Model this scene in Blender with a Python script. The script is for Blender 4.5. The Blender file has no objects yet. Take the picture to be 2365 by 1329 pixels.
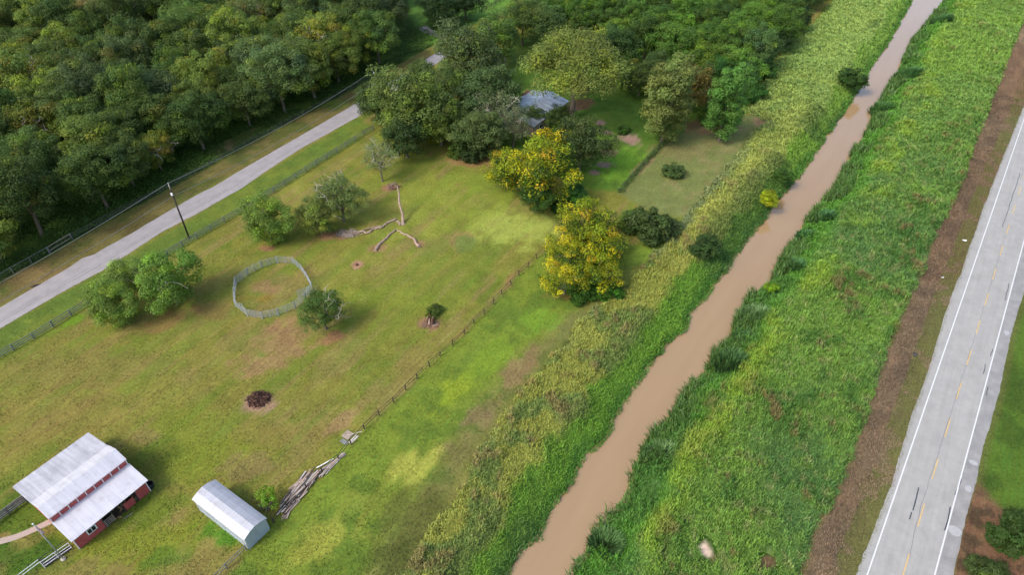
import bpy, math, random
import numpy as np
from math import radians, sin, cos, pi

# ------------------------------------------------------------------ camera, sky, sun, exposure
sc = bpy.context.scene
COL = sc.collection
H = 75.0
PITCH = radians(41)
FOC = 1576.7                                   # focal length in photo pixels (24 mm on 36 mm)
cam_d = bpy.data.cameras.new('camera')
cam_d.sensor_width = 36; cam_d.lens = 24.0; cam_d.clip_end = 5000; cam_d.clip_start = 0.5
cam = bpy.data.objects.new('camera', cam_d); COL.objects.link(cam)
cam.location = (0, 0, H); cam.rotation_euler = (pi / 2 - PITCH, 0, 0)
sc.camera = cam

SUN_EL = radians(47)
SUN_AZ = math.atan2(-0.80, -0.56)              # direction towards the sun, measured from +Y
world = bpy.data.worlds.new("World"); sc.world = world; world.use_nodes = True
wn = world.node_tree
sky = wn.nodes.new('ShaderNodeTexSky'); sky.sky_type = 'NISHITA'; sky.sun_disc = False
sky.sun_elevation = SUN_EL; sky.sun_rotation = SUN_AZ; sky.dust_density = 3.0; sky.air_density = 1.0
bg = wn.nodes['Background']; bg.inputs['Strength'].default_value = 0.15
wn.links.new(sky.outputs[0], bg.inputs['Color'])
sun_d = bpy.data.lights.new('sun', 'SUN'); sun_d.energy = 1.28; sun_d.angle = radians(14); sun_d.color = (1, 0.95, 0.86)
sun = bpy.data.objects.new('sun', sun_d); COL.objects.link(sun)
sun.rotation_euler = (pi / 2 - SUN_EL, 0, pi - SUN_AZ)
sc.view_settings.view_transform = 'Standard'; sc.view_settings.look = 'None'
sc.view_settings.exposure = 1.2; sc.view_settings.gamma = 1.0

random.seed(7)
rng = np.random.default_rng(11)

# ------------------------------------------------------------------ helpers
_c, _s = cos(PITCH), sin(PITCH)
def P(px, py, z=0.0):                          # ground survey: a photo pixel at height z -> metres
    u = (px - 1182.5) / FOC; v = (py - 664.5) / FOC
    t = (H - z) / (_s + v * _c)
    return np.array((u * t, (_c - v * _s) * t, z))
def depth(py, z=0.0):
    return (H - z) / (_s + (py - 664.5) / FOC * _c)
K = 0.62
def C(r, g, b, k=K):
    f = lambda c: (c / 255 / 12.92 if c <= 10 else ((c / 255 + 0.055) / 1.055) ** 2.4)
    return np.array((f(r) * k, f(g) * k, f(b) * k))

TAB = rng.random((256, 256))
def vn(x, y, scale, seed=0):
    x = np.asarray(x) / scale + seed * 17.37; y = np.asarray(y) / scale + seed * 5.71
    xi = np.floor(x).astype(int); yi = np.floor(y).astype(int)
    fx = x - xi; fy = y - yi
    fx = fx * fx * (3 - 2 * fx); fy = fy * fy * (3 - 2 * fy)
    a = TAB[xi & 255, yi & 255]; b = TAB[(xi + 1) & 255, yi & 255]
    c = TAB[xi & 255, (yi + 1) & 255]; d = TAB[(xi + 1) & 255, (yi + 1) & 255]
    return (a * (1 - fx) + b * fx) * (1 - fy) + (c * (1 - fx) + d * fx) * fy
def fbm(x, y, scale, seed=0, o=4):
    r = 0; a = 1; t = 0
    for i in range(o):
        r = r + a * vn(x, y, scale / 2 ** i, seed + i * 3); t += a; a *= 0.55
    return r / t
def sstep(x, a, b):
    t = np.clip((x - a) / (b - a), 0, 1); return t * t * (3 - 2 * t)

def tag(o, label=None, cat=None, group=None, kind=None):
    if label: o['label'] = label
    if cat: o['category'] = cat
    if group: o['group'] = group
    if kind: o['kind'] = kind
    return o
def link(name, me, mat=None, parent=None, loc=None):
    o = bpy.data.objects.new(name, me); COL.objects.link(o)
    if mat is not None and me is not None and len(me.materials) == 0: me.materials.append(mat)
    if parent is not None: o.parent = parent
    if loc is not None: o.location = loc
    return o
def empty(name, loc, label=None, cat=None, group=None, rz=0.0):
    o = bpy.data.objects.new(name, None); COL.objects.link(o); o.location = tuple(loc); o.rotation_euler = (0, 0, rz)
    o.empty_display_size = 0.3
    return tag(o, label, cat, group)
def np_mesh(name, V, F, cols=None, smooth=False):
    """V (n,3); F list of (m,k) index arrays"""
    me = bpy.data.meshes.new(name)
    V = np.ascontiguousarray(V, dtype=np.float32)
    me.vertices.add(len(V)); me.vertices.foreach_set('co', V.ravel())
    idx = np.concatenate([f.ravel() for f in F]).astype(np.int32)
    tot = np.concatenate([np.full(len(f), f.shape[1]) for f in F]).astype(np.int32)
    st = np.concatenate(([0], np.cumsum(tot)[:-1])).astype(np.int32)
    me.loops.add(len(idx)); me.loops.foreach_set('vertex_index', idx)
    me.polygons.add(len(tot)); me.polygons.foreach_set('loop_start', st); me.polygons.foreach_set('loop_total', tot)
    if smooth: me.polygons.foreach_set('use_smooth', np.ones(len(tot), dtype=bool))
    if cols is not None:
        a = me.color_attributes.new('Col', 'FLOAT_COLOR', 'POINT')
        c = np.ones((len(V), 4), dtype=np.float32); c[:, :3] = cols
        a.data.foreach_set('color', c.ravel())
    me.update(calc_edges=True); me.validate(clean_customdata=False)
    return me

class MB:
    """collects shapes in metres and links them as ONE mesh"""
    def __init__(s): s.v = []; s.f = []
    def add(s, vs, fs):
        n = len(s.v); s.v += [tuple(map(float, q)) for q in vs]; s.f += [tuple(i + n for i in q) for q in fs]; return s
    def box(s, o, ax, ay, az):
        """o = corner, ax/ay/az edge vectors"""
        o, ax, ay, az = map(np.array, (o, ax, ay, az))
        vs = [o, o + ax, o + ax + ay, o + ay, o + az, o + ax + az, o + ax + ay + az, o + ay + az]
        return s.add(vs, [(0, 3, 2, 1), (4, 5, 6, 7), (0, 1, 5, 4), (1, 2, 6, 5), (2, 3, 7, 6), (3, 0, 4, 7)])
    def bar(s, a, b, w, h=None, up=(0, 0, 1)):
        a, b, up = map(lambda q: np.array(q, float), (a, b, up)); h = h or w
        d = b - a; d /= np.linalg.norm(d)
        if abs(d @ up) > 0.98: up = np.array((1., 0, 0))
        x = np.cross(d, up); x /= np.linalg.norm(x); y = np.cross(x, d)
        return s.box(a - x * w / 2 - y * h / 2, x * w, b - a, y * h)
    def tube(s, pts, rs, n=6, cap=True):
        pts = [np.array(p, float) for p in pts]
        if not hasattr(rs, '__len__'): rs = [rs] * len(pts)
        vs = []; fs = []
        for i, p in enumerate(pts):
            d = pts[min(i + 1, len(pts) - 1)] - pts[max(i - 1, 0)]; d = d / (np.linalg.norm(d) + 1e-9)
            r = np.array((0, 0, 1.)) if abs(d[2]) < 0.9 else np.array((1., 0, 0))
            x = np.cross(d, r); x /= np.linalg.norm(x); y = np.cross(d, x)
            for k in range(n):
                a = 2 * pi * k / n; vs.append(p + (x * cos(a) + y * sin(a)) * rs[i])
        for i in range(len(pts) - 1):
            for k in range(n):
                q = (k + 1) % n; fs.append((i * n + k, i * n + q, (i + 1) * n + q, (i + 1) * n + k))
        if cap: fs.append(tuple(range(n))[::-1]); fs.append(tuple((len(pts) - 1) * n + k for k in range(n)))
        return s.add(vs, fs)
    def build(s, name, mat, parent=None, cols=None, smooth=False):
        off = np.array(parent.location) if parent is not None else np.zeros(3)
        me = bpy.data.meshes.new(name); me.from_pydata([tuple(np.array(q) - off) for q in s.v], [], s.f)
        me.materials.append(mat)
        if smooth: me.polygons.foreach_set('use_smooth', [True] * len(me.polygons))
        me.update()
        return link(name, me, None, parent)

# ------------------------------------------------------------------ materials
def mat_new(name):
    m = bpy.data.materials.new(name); m.use_nodes = True
    return m, m.node_tree, m.node_tree.nodes['Principled BSDF']
def noise(nt, scale, detail=4, rough=0.6, coord=None, vec_scale=None):
    tc = nt.nodes.new('ShaderNodeTexCoord'); n = nt.nodes.new('ShaderNodeTexNoise')
    n.inputs['Scale'].default_value = scale; n.inputs['Detail'].default_value = detail; n.inputs['Roughness'].default_value = rough
    if vec_scale:
        m0 = nt.nodes.new('ShaderNodeMapping'); m0.inputs['Rotation'].default_value = (0, 0, pi / 2 - vec_scale[1] if vec_scale[1] else 0)   # +Y now runs along that heading
        mp = nt.nodes.new('ShaderNodeMapping'); mp.inputs['Scale'].default_value = vec_scale[0]
        nt.links.new(tc.outputs['Object'], m0.inputs[0]); nt.links.new(m0.outputs[0], mp.inputs[0]); nt.links.new(mp.outputs[0], n.inputs['Vector'])
    else: nt.links.new(tc.outputs['Object'], n.inputs['Vector'])
    return n
def remap(nt, sock, a, b, c, d):
    r = nt.nodes.new('ShaderNodeMapRange'); nt.links.new(sock, r.inputs[0])
    for i, q in zip((1, 2, 3, 4), (a, b, c, d)): r.inputs[i].default_value = q
    return r.outputs[0]
def mulcol(nt, col, fac):
    m = nt.nodes.new('ShaderNodeVectorMath'); m.operation = 'SCALE'
    nt.links.new(col, m.inputs[0]); nt.links.new(fac, m.inputs['Scale']); return m.outputs[0]
def mixc(nt, fac, a, b):
    m = nt.nodes.new('ShaderNodeMix'); m.data_type = 'RGBA'
    if hasattr(fac, 'links') or hasattr(fac, 'node'): nt.links.new(fac, m.inputs[0])
    else: m.inputs[0].default_value = fac
    for i, q in ((6, a), (7, b)):
        if isinstance(q, (tuple, list, np.ndarray)): m.inputs[i].default_value = (*[float(x) for x in q][:3], 1)
        else: nt.links.new(q, m.inputs[i])
    return m.outputs[2]
def bump(nt, sock, strength, dist, bsdf):
    b = nt.nodes.new('ShaderNodeBump'); b.inputs['Strength'].default_value = strength; b.inputs['Distance'].default_value = dist
    nt.links.new(sock, b.inputs['Height']); nt.links.new(b.outputs[0], bsdf.inputs['Normal'])

def plain(name, a, b, scale=6, rough=0.75, det=5, vs=None, metal=0, bstr=0):
    m, nt, bs = mat_new(name)
    n = noise(nt, scale, det, 0.65, vec_scale=vs)
    nt.links.new(mixc(nt, remap(nt, n.outputs[0], 0.3, 0.7, 0, 1), a, b), bs.inputs['Base Color'])
    bs.inputs['Roughness'].default_value = rough; bs.inputs['Metallic'].default_value = metal
    if bstr: bump(nt, n.outputs[0], bstr, 0.05, bs)
    return m

def leaf_material(name, trans=0.38, use_obj=True, rough=0.65):
    m, nt, bs = mat_new(name)
    at = nt.nodes.new('ShaderNodeAttribute'); at.attribute_name = 'Col'
    col = at.outputs['Color']
    if use_obj:
        oi = nt.nodes.new('ShaderNodeObjectInfo')
        mm = nt.nodes.new('ShaderNodeMix'); mm.data_type = 'RGBA'; mm.blend_type = 'MULTIPLY'; mm.inputs[0].default_value = 1
        nt.links.new(col, mm.inputs[6]); nt.links.new(oi.outputs['Color'], mm.inputs[7]); col = mm.outputs[2]
    nt.links.new(col, bs.inputs['Base Color']); bs.inputs['Roughness'].default_value = rough
    bs.inputs['Specular IOR Level'].default_value = 0.25
    tr = nt.nodes.new('ShaderNodeBsdfTranslucent'); nt.links.new(col, tr.inputs[0])
    mx = nt.nodes.new('ShaderNodeMixShader'); mx.inputs[0].default_value = trans
    out = nt.nodes['Material Output']
    nt.links.new(bs.outputs[0], mx.inputs[1]); nt.links.new(tr.outputs[0], mx.inputs[2]); nt.links.new(mx.outputs[0], out.inputs[0])
    return m
M_leaf = leaf_material('tree_leaves')
M_weed = leaf_material('weed_leaves', 0.2, False)
M_bark = plain('bark', C(95, 85, 72), C(135, 122, 105), 3, 0.9, vs=((1, 1, 0.25), 0))
M_pale = plain('pale_dead_wood', C(165, 155, 142), C(205, 196, 182), 4, 0.85)
M_log = plain('weathered_log', C(150, 125, 108), C(196, 170, 150), 3, 0.85)
M_rot = plain('rotten_wood', C(75, 48, 38), C(135, 98, 75), 5, 0.95)
M_dark_post = plain('creosoted_pole', C(48, 38, 34), C(75, 60, 52), 3, 0.9)
M_fence_grey = plain('grey_weathered_boards', C(105, 112, 110), C(150, 152, 146), 2.5, 0.85)
M_fence_dark = plain('dark_old_rails', C(52, 46, 42), C(88, 78, 70), 2, 0.9)
M_galv = plain('galvanised_steel', C(165, 172, 178), C(205, 210, 214), 5, 0.45, metal=0.25)
M_wire = plain('wire', C(85, 88, 82), C(125, 126, 118), 4, 0.6)
M_cable = plain('cable', C(110, 114, 110), C(140, 142, 138), 4, 0.6)
M_white = plain('white_paint', C(225, 225, 226, .8), C(245, 245, 245, .8), 3, 0.6)
M_black = plain('black_plastic', C(28, 30, 34), C(42, 44, 50), 5, 0.5)
M_glass = plain('dark_glass', C(25, 28, 38), C(38, 44, 58), 2, 0.15)
M_red = plain('barn_red_boards', C(150, 62, 60, .95), C(172, 82, 76, .95), 1.2, 0.7)
M_red_batten = M_white
M_board = plain('old_boards', C(150, 132, 118), C(190, 174, 160), 1.8, 0.9)
M_ply = plain('plywood', C(160, 140, 122), C(182, 164, 148), 1.5, 0.9)
M_hay = plain('clutter_timber', C(150, 112, 78), C(196, 160, 120), 2, 0.9)
M_floor = plain('packed_earth', C(80, 62, 48), C(110, 88, 66), 1.5, 0.95)

def roof_metal(name, a, b, ang, pitch, rough=0.4, metal=0.2, stain=0.3):
    """ribbed sheet metal: colour streaks and ribs run down the slope (rib normal at angle ang)"""
    m, nt, bs = mat_new(name)
    tc = nt.nodes.new('ShaderNodeTexCoord'); mp = nt.nodes.new('ShaderNodeMapping')
    mp.inputs['Rotation'].default_value = (0, 0, -ang)
    nt.links.new(tc.outputs['Object'], mp.inputs[0])
    sx = nt.nodes.new('ShaderNodeSeparateXYZ'); nt.links.new(mp.outputs[0], sx.inputs[0])
    n1 = nt.nodes.new('ShaderNodeTexNoise'); n1.inputs['Scale'].default_value = 1.0; n1.inputs['Detail'].default_value = 4
    m2 = nt.nodes.new('ShaderNodeMapping'); m2.inputs['Scale'].default_value = (2.2, 0.18, 0.18)
    nt.links.new(mp.outputs[0], m2.inputs[0]); nt.links.new(m2.outputs[0], n1.inputs['Vector'])
    n2 = noise(nt, 0.5, 5)
    f = nt.nodes.new('ShaderNodeMath'); f.operation = 'ADD'
    nt.links.new(remap(nt, n1.outputs[0], .35, .65, 0, .6), f.inputs[0]); nt.links.new(remap(nt, n2.outputs[0], .35, .7, 0, .5), f.inputs[1])
    col = mixc(nt, f.outputs[0], a, b)
    if stain:
        n4 = noise(nt, .9, 6, .75); col = mixc(nt, remap(nt, n4.outputs[0], .52, .72, 0, stain), col, C(128, 104, 84))
    w = nt.nodes.new('ShaderNodeMath'); w.operation = 'PINGPONG'; w.inputs[1].default_value = pitch / 2
    nt.links.new(sx.outputs[0], w.inputs[0])
    rib = remap(nt, w.outputs[0], 0.0, 0.035, 1, 0)
    nt.links.new(mixc(nt, remap(nt, rib, 0, 1, 0, .35), col, np.array(b) * 0.55), bs.inputs['Base Color'])
    bs.inputs['Roughness'].default_value = rough; bs.inputs['Metallic'].default_value = metal
    bump(nt, rib, 0.2, 0.02, bs)
    return m
EA = math.atan2(.830, .557)                    # the barn's long axis, also the canal's and the fences'
M_roof_new = roof_metal('bright_metal_roof', C(230, 228, 232, .68), C(208, 206, 212, .68), EA, 0.8)
M_roof_old = roof_metal('dull_metal_roof', C(214, 212, 216, .66), C(176, 174, 178, .62), EA, 0.5)
M_roof_shed = roof_metal('shed_roof', C(218, 220, 228, .5), C(200, 202, 210, .5), EA + pi / 2, 0.45)
M_wall_shed = roof_metal('shed_wall', C(176, 186, 196, .9), C(160, 170, 180, .9), EA + pi / 2, 0.4)
M_wall_shed_end = roof_metal('shed_end_wall', C(176, 186, 196, .9), C(160, 170, 180, .9), EA, 0.4)
M_roof_house = roof_metal('silver_house_roof', C(218, 224, 234, .8), C(140, 150, 164, .8), EA, 0.6, 0.28, 0.55)
M_house_wall = plain('tan_house_wall', C(165, 140, 122), C(188, 165, 148), 1.5, 0.85)

# ------------------------------------------------------------------ survey of the canal, roads and edges (photo pixels)
WZ = -2.3
wl = [(1181,1328),(1198,1301),(1208,1281),(1255,1247),(1269,1216),(1299,1159),(1323,1132),(1343,1091),(1363,1064),(1401,1020),(1430,966),(1460,932),(1474,901),(1508,850),(1542,803),(1586,766),(1599,735),(1643,688),(1660,658),(1691,620),(1724,570),(1755,530),(1784,490),(1808,457),(1849,416),(1873,379),(1910,326),(1943,277),(1992,204),(2008,171),(2028,139),(2061,94),(2094,33),(2110,0)]
wr = [(1325,1325),(1330,1291),(1363,1254),(1374,1217),(1391,1193),(1428,1166),(1448,1129),(1458,1085),(1480,1068),(1477,1047),(1500,1014),(1504,999),(1538,979),(1575,911),(1633,851),(1643,820),(1688,786),(1694,746),(1728,688),(1779,658),(1792,617),(1815,580),(1841,540),(1873,494),(1922,441),(1967,351),(2004,302),(2020,253),(2073,163),(2106,94),(2151,41),(2175,0)]
WL = np.array([P(*q, WZ)[:2] for q in wl]); WR = np.array([P(*q, WZ)[:2] for q in wr])
_d = (WL[-1] + WR[-1]) / 2 - (WL[0] + WR[0]) / 2; _d /= np.linalg.norm(_d)
CD = _d; CN = np.array((_d[1], -_d[0]))        # canal direction, and across it to the right
def ST(x, y): return x * CD[0] + y * CD[1], x * CN[0] + y * CN[1]
def XY(s, t): return s * CD[0] + t * CN[0], s * CD[1] + t * CN[1]
def line(pts):
    a = np.array([ST(*q) for q in pts]); a = a[np.argsort(a[:, 0])]; return a
LL = line(WL); LR = line(WR)
LL[:, 1] -= .55; LR[:, 1] += .6                 # the water runs on under the overhanging growth
def along(L, s): return np.interp(s, L[:, 0], L[:, 1])
wob = lambda s, k: 0.7 * (vn(s, s * 0 + k, 1.3, k) - .5) + 1.1 * (vn(s, s * 0 + k, 4.5, k + 2) - .5) + 0.3 * (vn(s, s * 0 + k, .5, k + 1) - .5)
def tl(s): return along(LL, s) + wob(s, 3)
def tr(s): return along(LR, s) + wob(s, 7)
# outer edge of the weeds, left bank, then the edge between weeds and the brown verge
we = [(870,1400),(930,1321),(1015,1203),(1075,1125),(1095,1051),(1152,985),(1210,895),(1264,837),(1298,803),(1345,735),(1383,705),(1450,661),(1484,620),(1530,570),(1592,490),(1645,428),(1694,367),(1739,306),(1775,285),(1730,262),(1747,224),(1779,163),(1808,122),(1861,73),(1910,20),(1925,0)]
LW = line([P(*q)[:2] for q in we])
ve = [(1857,1329),(1886,1226),(1940,1131),(1981,1028),(2014,920),(2063,780),(2106,680),(2142,611),(2151,566),(2188,493),(2230,409),(2240,367),(2293,228),(2355,73),(2385,0)]
LV = line([P(*q, .6)[:2] for q in ve])

def edge_dist(x, y):
    s, t = ST(x, y); a = tl(s); b = tr(s)
    return s, t, np.maximum(a - t, t - b), t > (a + b) / 2
def ground_z(x, y):
    s, t, d, right = edge_dist(x, y)
    z = np.where(d < 0, WZ - 0.1 - 1.2 * sstep(-d, 0, 1.5), WZ - 0.1 + (-WZ + 0.1) * sstep(d + 0.4, 0, 6.5))
    return z

# ------------------------------------------------------------------ ground sheet with surveyed ground cover colours
def axis(a, b, step, grow=1.25, far=2500):
    core = list(np.arange(a, b + step, step)); d = step; x = core[-1]; hi = []
    while x < far: d *= grow; x += d; hi.append(x)
    d = step; x = core[0]; lo = []
    while x > -far: d *= grow; x -= d; lo.append(x)
    return np.array(lo[::-1] + core + hi)
gx = axis(-150, 150, 0.42); 
gy = [30.0]
while gy[-1] < 245: gy.append(gy[-1] + 0.26 + (gy[-1] - 30) * 0.0028)
d = 1.0; 
while gy[-1] < 3000: d *= 1.25; gy.append(gy[-1] + d)
lo = []; x = 30.0; d = 0.5
while x > -800: d *= 1.3; x -= d; lo.append(x)
gy = np.array(lo[::-1] + gy)
GX, GY = np.meshgrid(gx, gy); X = GX.ravel(); Y = GY.ravel()
Z = ground_z(X, Y)
S_, T_, D_, R_ = edge_dist(X, Y)

def poly_sd(poly, X, Y):
    """signed distance, negative inside"""
    q = np.array(poly); n = len(q); best = np.full(len(X), 1e9); ins = np.zeros(len(X), bool)
    for i in range(n):
        ax, ay = q[i]; bx, by = q[(i + 1) % n]
        ex, ey = bx - ax, by - ay; t = np.clip(((X - ax) * ex + (Y - ay) * ey) / (ex * ex + ey * ey + 1e-9), 0, 1)
        best = np.minimum(best, np.hypot(X - ax - ex * t, Y - ay - ey * t))
        if by != ay:
            c = ((ay > Y) != (by > Y)) & (X < (bx - ax) * (Y - ay) / (by - ay) + ax); ins ^= c
    return np.where(ins, -best, best)
def pp(*pts): return [P(*q)[:2] for q in pts]

N1 = fbm(X, Y, 14, 1); N2 = fbm(X, Y, 5, 2); N3 = fbm(X, Y, 1.6, 3, 3); N4 = fbm(X, Y, 30, 5)
sd_ = np.array((.52, .854)); U_ = X * sd_[0] + Y * sd_[1]; V_ = X * sd_[1] - Y * sd_[0]
STR = fbm(U_ * 0.12, V_, 1.4, 8, 3); STR2 = fbm(U_ * 0.05, V_, 2.2, 9, 2)
col = np.zeros((len(X), 3)); FINE = fbm(X, Y, 1.0, 33, 2)
def mixin(c, f):
    f = np.clip(f, 0, 1)[:, None]; col[:] = col * (1 - f) + np.asarray(c) * f
col[:] = C(130, 130, 56)
mixin(C(142, 146, 62), sstep(N1, .45, .65) * .8)
mixin(C(100, 122, 40), sstep(N2, .5, .68) * .75)
mixin(C(152, 132, 82), sstep(N2 * .45 + STR * .55, .49, .64) * .6)
LF = sstep(-X * .6 - Y * .25 + 40 + (N1 - .5) * 60, 20, 60) * (Y < 95); mixin(C(140, 126, 64), LF * .35 * (N2 > 0)); mixin(C(118, 124, 50), np.full(len(X), .12))
mixin(C(104, 130, 42), sstep(STR2, .45, .7) * .45)
def zone(poly, c, soft=1.0, jit=1.5, f=1.0, alt=None):
    q = np.array(poly); m = (X > q[:, 0].min() - 6) & (X < q[:, 0].max() + 6) & (Y > q[:, 1].min() - 6) & (Y < q[:, 1].max() + 6)
    sd = np.full(len(X), 99.); sd[m] = poly_sd(poly, X[m], Y[m])
    k = sstep(-(sd + (N3 - .5) * jit + (N2 - .5) * jit), -soft, soft) * f
    mixin(c, k)
    if alt is not None: mixin(alt, k * sstep(N2 * .6 + N3 * .4, .47, .62))
    return k
def blob(px, py, rx, ry, c, f=1.0, ragged=.9, ang=0):
    """a patch of ground seen at a photo pixel, radii in photo pixels turned into metres"""
    a = P(px, py); w = abs(P(px + rx, py)[0] - a[0]); h = abs(P(px, py - ry)[1] - P(px, py + ry)[1]) / 2
    dx, dy = X - a[0], Y - a[1]; ca, sa = cos(ang), sin(ang)
    dx, dy = dx * ca + dy * sa, -dx * sa + dy * ca
    m = (abs(dx) < 3 * max(w, h)) & (abs(dy) < 3 * max(w, h))
    r = np.full(len(X), 9.); r[m] = np.hypot(dx[m] / w, dy[m] / h) + (STR[m] - .5) * 1.1 + (FINE[m] - .5) * .5
    k = sstep(-(r + (N3 - .5) * ragged + (N2 - .5) * ragged * 1.2), -1.25, -.55) * f
    mixin(c, k)

# street verges and the wood floor
F_far = [(-400, 875), (0, 652), (170, 556), (388, 438), (600, 320), (800, 214), (880, 172), (1000, 105)]
wood = pp(*F_far) + [(-10, 260), (-10, 700), (-900, 700), (-900, 20)]
zone(pp((-400,880),(0,652),(170,556),(388,438),(600,320),(800,214),(990,110),(1000,140),(810,262),(545,400),(301,541),(0,711),(-300,890)), C(118, 110, 62), 1, 2, 1, C(92, 100, 48))
zone(wood, C(62, 88, 34), .8, 1.5, 1, C(78, 106, 40))
zone(pp((-300,935),(0,760),(241,623),(557,436),(825,271),(866,300),(632,445),(448,556),(196,710),(0,828),(-300,1000)), C(98, 120, 48), .8, 1, 1, C(112, 128, 50))
blob(560, 322, 60, 14, C(150, 132, 84), .7, ang=.9); blob(90, 640, 60, 22, C(140, 116, 76), .6); blob(330, 520, 70, 20, C(84, 78, 45), .6)
blob(660, 270, 60, 12, C(125, 112, 62), .6); blob(770, 240, 40, 12, C(104, 128, 50), .7)
blob(170, 740, 60, 10, C(112, 150, 40), .9, ang=.9)
# pasture patches
blob(1190, 520, 105, 48, C(160, 172, 78), .95, .5); blob(1050, 470, 150, 60, C(134, 150, 54), .5)
blob(1120, 430, 70, 30, C(112, 138, 42), .5); blob(900, 690, 150, 30, C(128, 142, 50), .5)
blob(640, 790, 65, 60, C(158, 128, 88), .75, 1.6); blob(700, 760, 60, 26, C(150, 122, 82), .5, 1.8)
blob(618, 668, 40, 18, C(160, 130, 88), .8); blob(655, 650, 35, 15, C(140, 125, 78), .5)
blob(598, 690, 50, 14, C(138, 118, 50), .8); blob(560, 640, 22, 14, C(128, 134, 66), .6)
blob(1085, 362, 75, 20, C(150, 122, 76), .6, 1.6); blob(1060, 375, 40, 10, C(168, 130, 92), .5, 1.6)
blob(1058, 552, 32, 20, C(150, 128, 82), .7); blob(1076, 562, 20, 13, C(100, 128, 58), .7, 1.6)
blob(1105, 375, 35, 12, C(134, 110, 66), .5)
blob(1190, 652, 60, 14, C(158, 122, 84), .7, ang=.95); blob(1060, 780, 70, 12, C(148, 116, 72), .5, ang=.95); blob(960, 840, 50, 40, C(140, 124, 70), .5)
blob(600, 930, 34, 24, C(168, 136, 112), 1, .6); blob(824, 613, 11, 8, C(178, 140, 112), 1, .5); blob(995, 745, 24, 16, C(158, 122, 92), .9, .8)
blob(620, 574, 18, 6, C(158, 118, 84), .9); blob(768, 780, 30, 16, C(160, 120, 84), .9); blob(900, 435, 18, 9, C(160, 118, 88), .9); blob(770, 545, 30, 12, C(150, 110, 84), .8)
blob(870, 575, 20, 10, C(160, 126, 92), .7); blob(968, 565, 18, 10, C(160, 126, 92), .8); blob(925, 500, 26, 24, C(136, 136, 66), .6); blob(820, 490, 60, 22, C(138, 144, 62), .6)
blob(380, 745, 90, 22, C(140, 112, 70), .7, 1.2, ang=.5); blob(500, 720, 60, 25, C(140, 116, 70), .6)
blob(200, 850, 180, 40, C(134, 122, 66), .5, 1.3); blob(160, 960, 140, 60, C(142, 126, 66), .5, 1.2); blob(420, 980, 90, 40, C(118, 132, 44), .6); blob(480, 1060, 110, 50, C(124, 136, 46), .8, .7)
blob(350, 1060, 60, 40, C(86, 108, 36), .5); blob(330, 1010, 30, 20, C(150, 122, 84), .4); blob(580, 1080, 60, 30, C(140, 120, 78), .6); blob(700, 1000, 110, 30, C(138, 122, 64), .5)
blob(300, 1250, 190, 60, C(128, 138, 46), .9, .6); blob(400, 1290, 60, 30, C(84, 118, 38), .7); blob(520, 1235, 60, 40, C(78, 128, 34), .9, .6); blob(330, 1185, 90, 50, C(104, 128, 40), .7)
blob(60, 1180, 120, 70, C(86, 112, 36), .9, .5); blob(60, 1290, 110, 60, C(70, 104, 32), .9, .5); blob(10, 1238, 12, 8, C(150, 128, 76), .8); blob(200, 1080, 50, 40, C(112, 128, 44), .6)
blob(800, 965, 60, 16, C(160, 132, 92), .7, ang=.9); blob(790, 1020, 40, 22, C(112, 128, 44), .6); blob(330, 1170, 30, 12, C(104, 120, 40), .6)
# mown strip between the inner fence and the weeds
strip = pp((510,1345),(652,1190),(805,1036),(876,964),(1040,802),(1173,667),(1269,571),(1400,560),(1560,560),(1450,661),(1345,735),(1210,895),(1095,1051),(1015,1203),(900,1370),(700,1600),(400,1500))
zone(strip, C(118, 138, 48), .8, 2, .95, C(98, 122, 44))
zone(pp((1440,640),(1484,620),(1390,715),(1345,745),(1270,840),(1215,900),(1150,990),(1100,1060),(1015,1215),(930,1340),(840,1340),(960,1160),(1060,1000),(1140,900),(1240,800),(1330,730)), C(124, 116, 70), 2.5, 4, .8, C(96, 108, 52))
blob(955, 1075, 62, 40, C(166, 170, 74), .85, .5, ang=.6); blob(1060, 900, 60, 26, C(140, 160, 46), .8, ang=.9); blob(760, 1245, 100, 44, C(154, 160, 66), .85, .8, ang=.6); blob(850, 1160, 60, 40, C(130, 142, 56), .8)
blob(970, 1200, 110, 66, C(94, 102, 46), .75, .8); blob(900, 1290, 80, 40, C(84, 94, 42), .8); blob(1200, 850, 60, 20, C(146, 122, 84), .7, 1.2, ang=.9); blob(1100, 960, 60, 22, C(138, 118, 84), .6, 1.2, ang=.9)
blob(1240, 740, 60, 28, C(112, 150, 46), .7, ang=.9); blob(1130, 830, 80, 24, C(120, 150, 46), .7, ang=.9); blob(1330, 760, 60, 20, C(114, 120, 64), .7, ang=.9)
blob(1490, 590, 60, 26, C(132, 158, 58), .9, .5); blob(1410, 690, 40, 16, C(150, 124, 84), .7, ang=.9); blob(1300, 685, 60, 10, C(150, 110, 72), .6); blob(1595, 535, 14, 12, C(158, 128, 96), .8)
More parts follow.
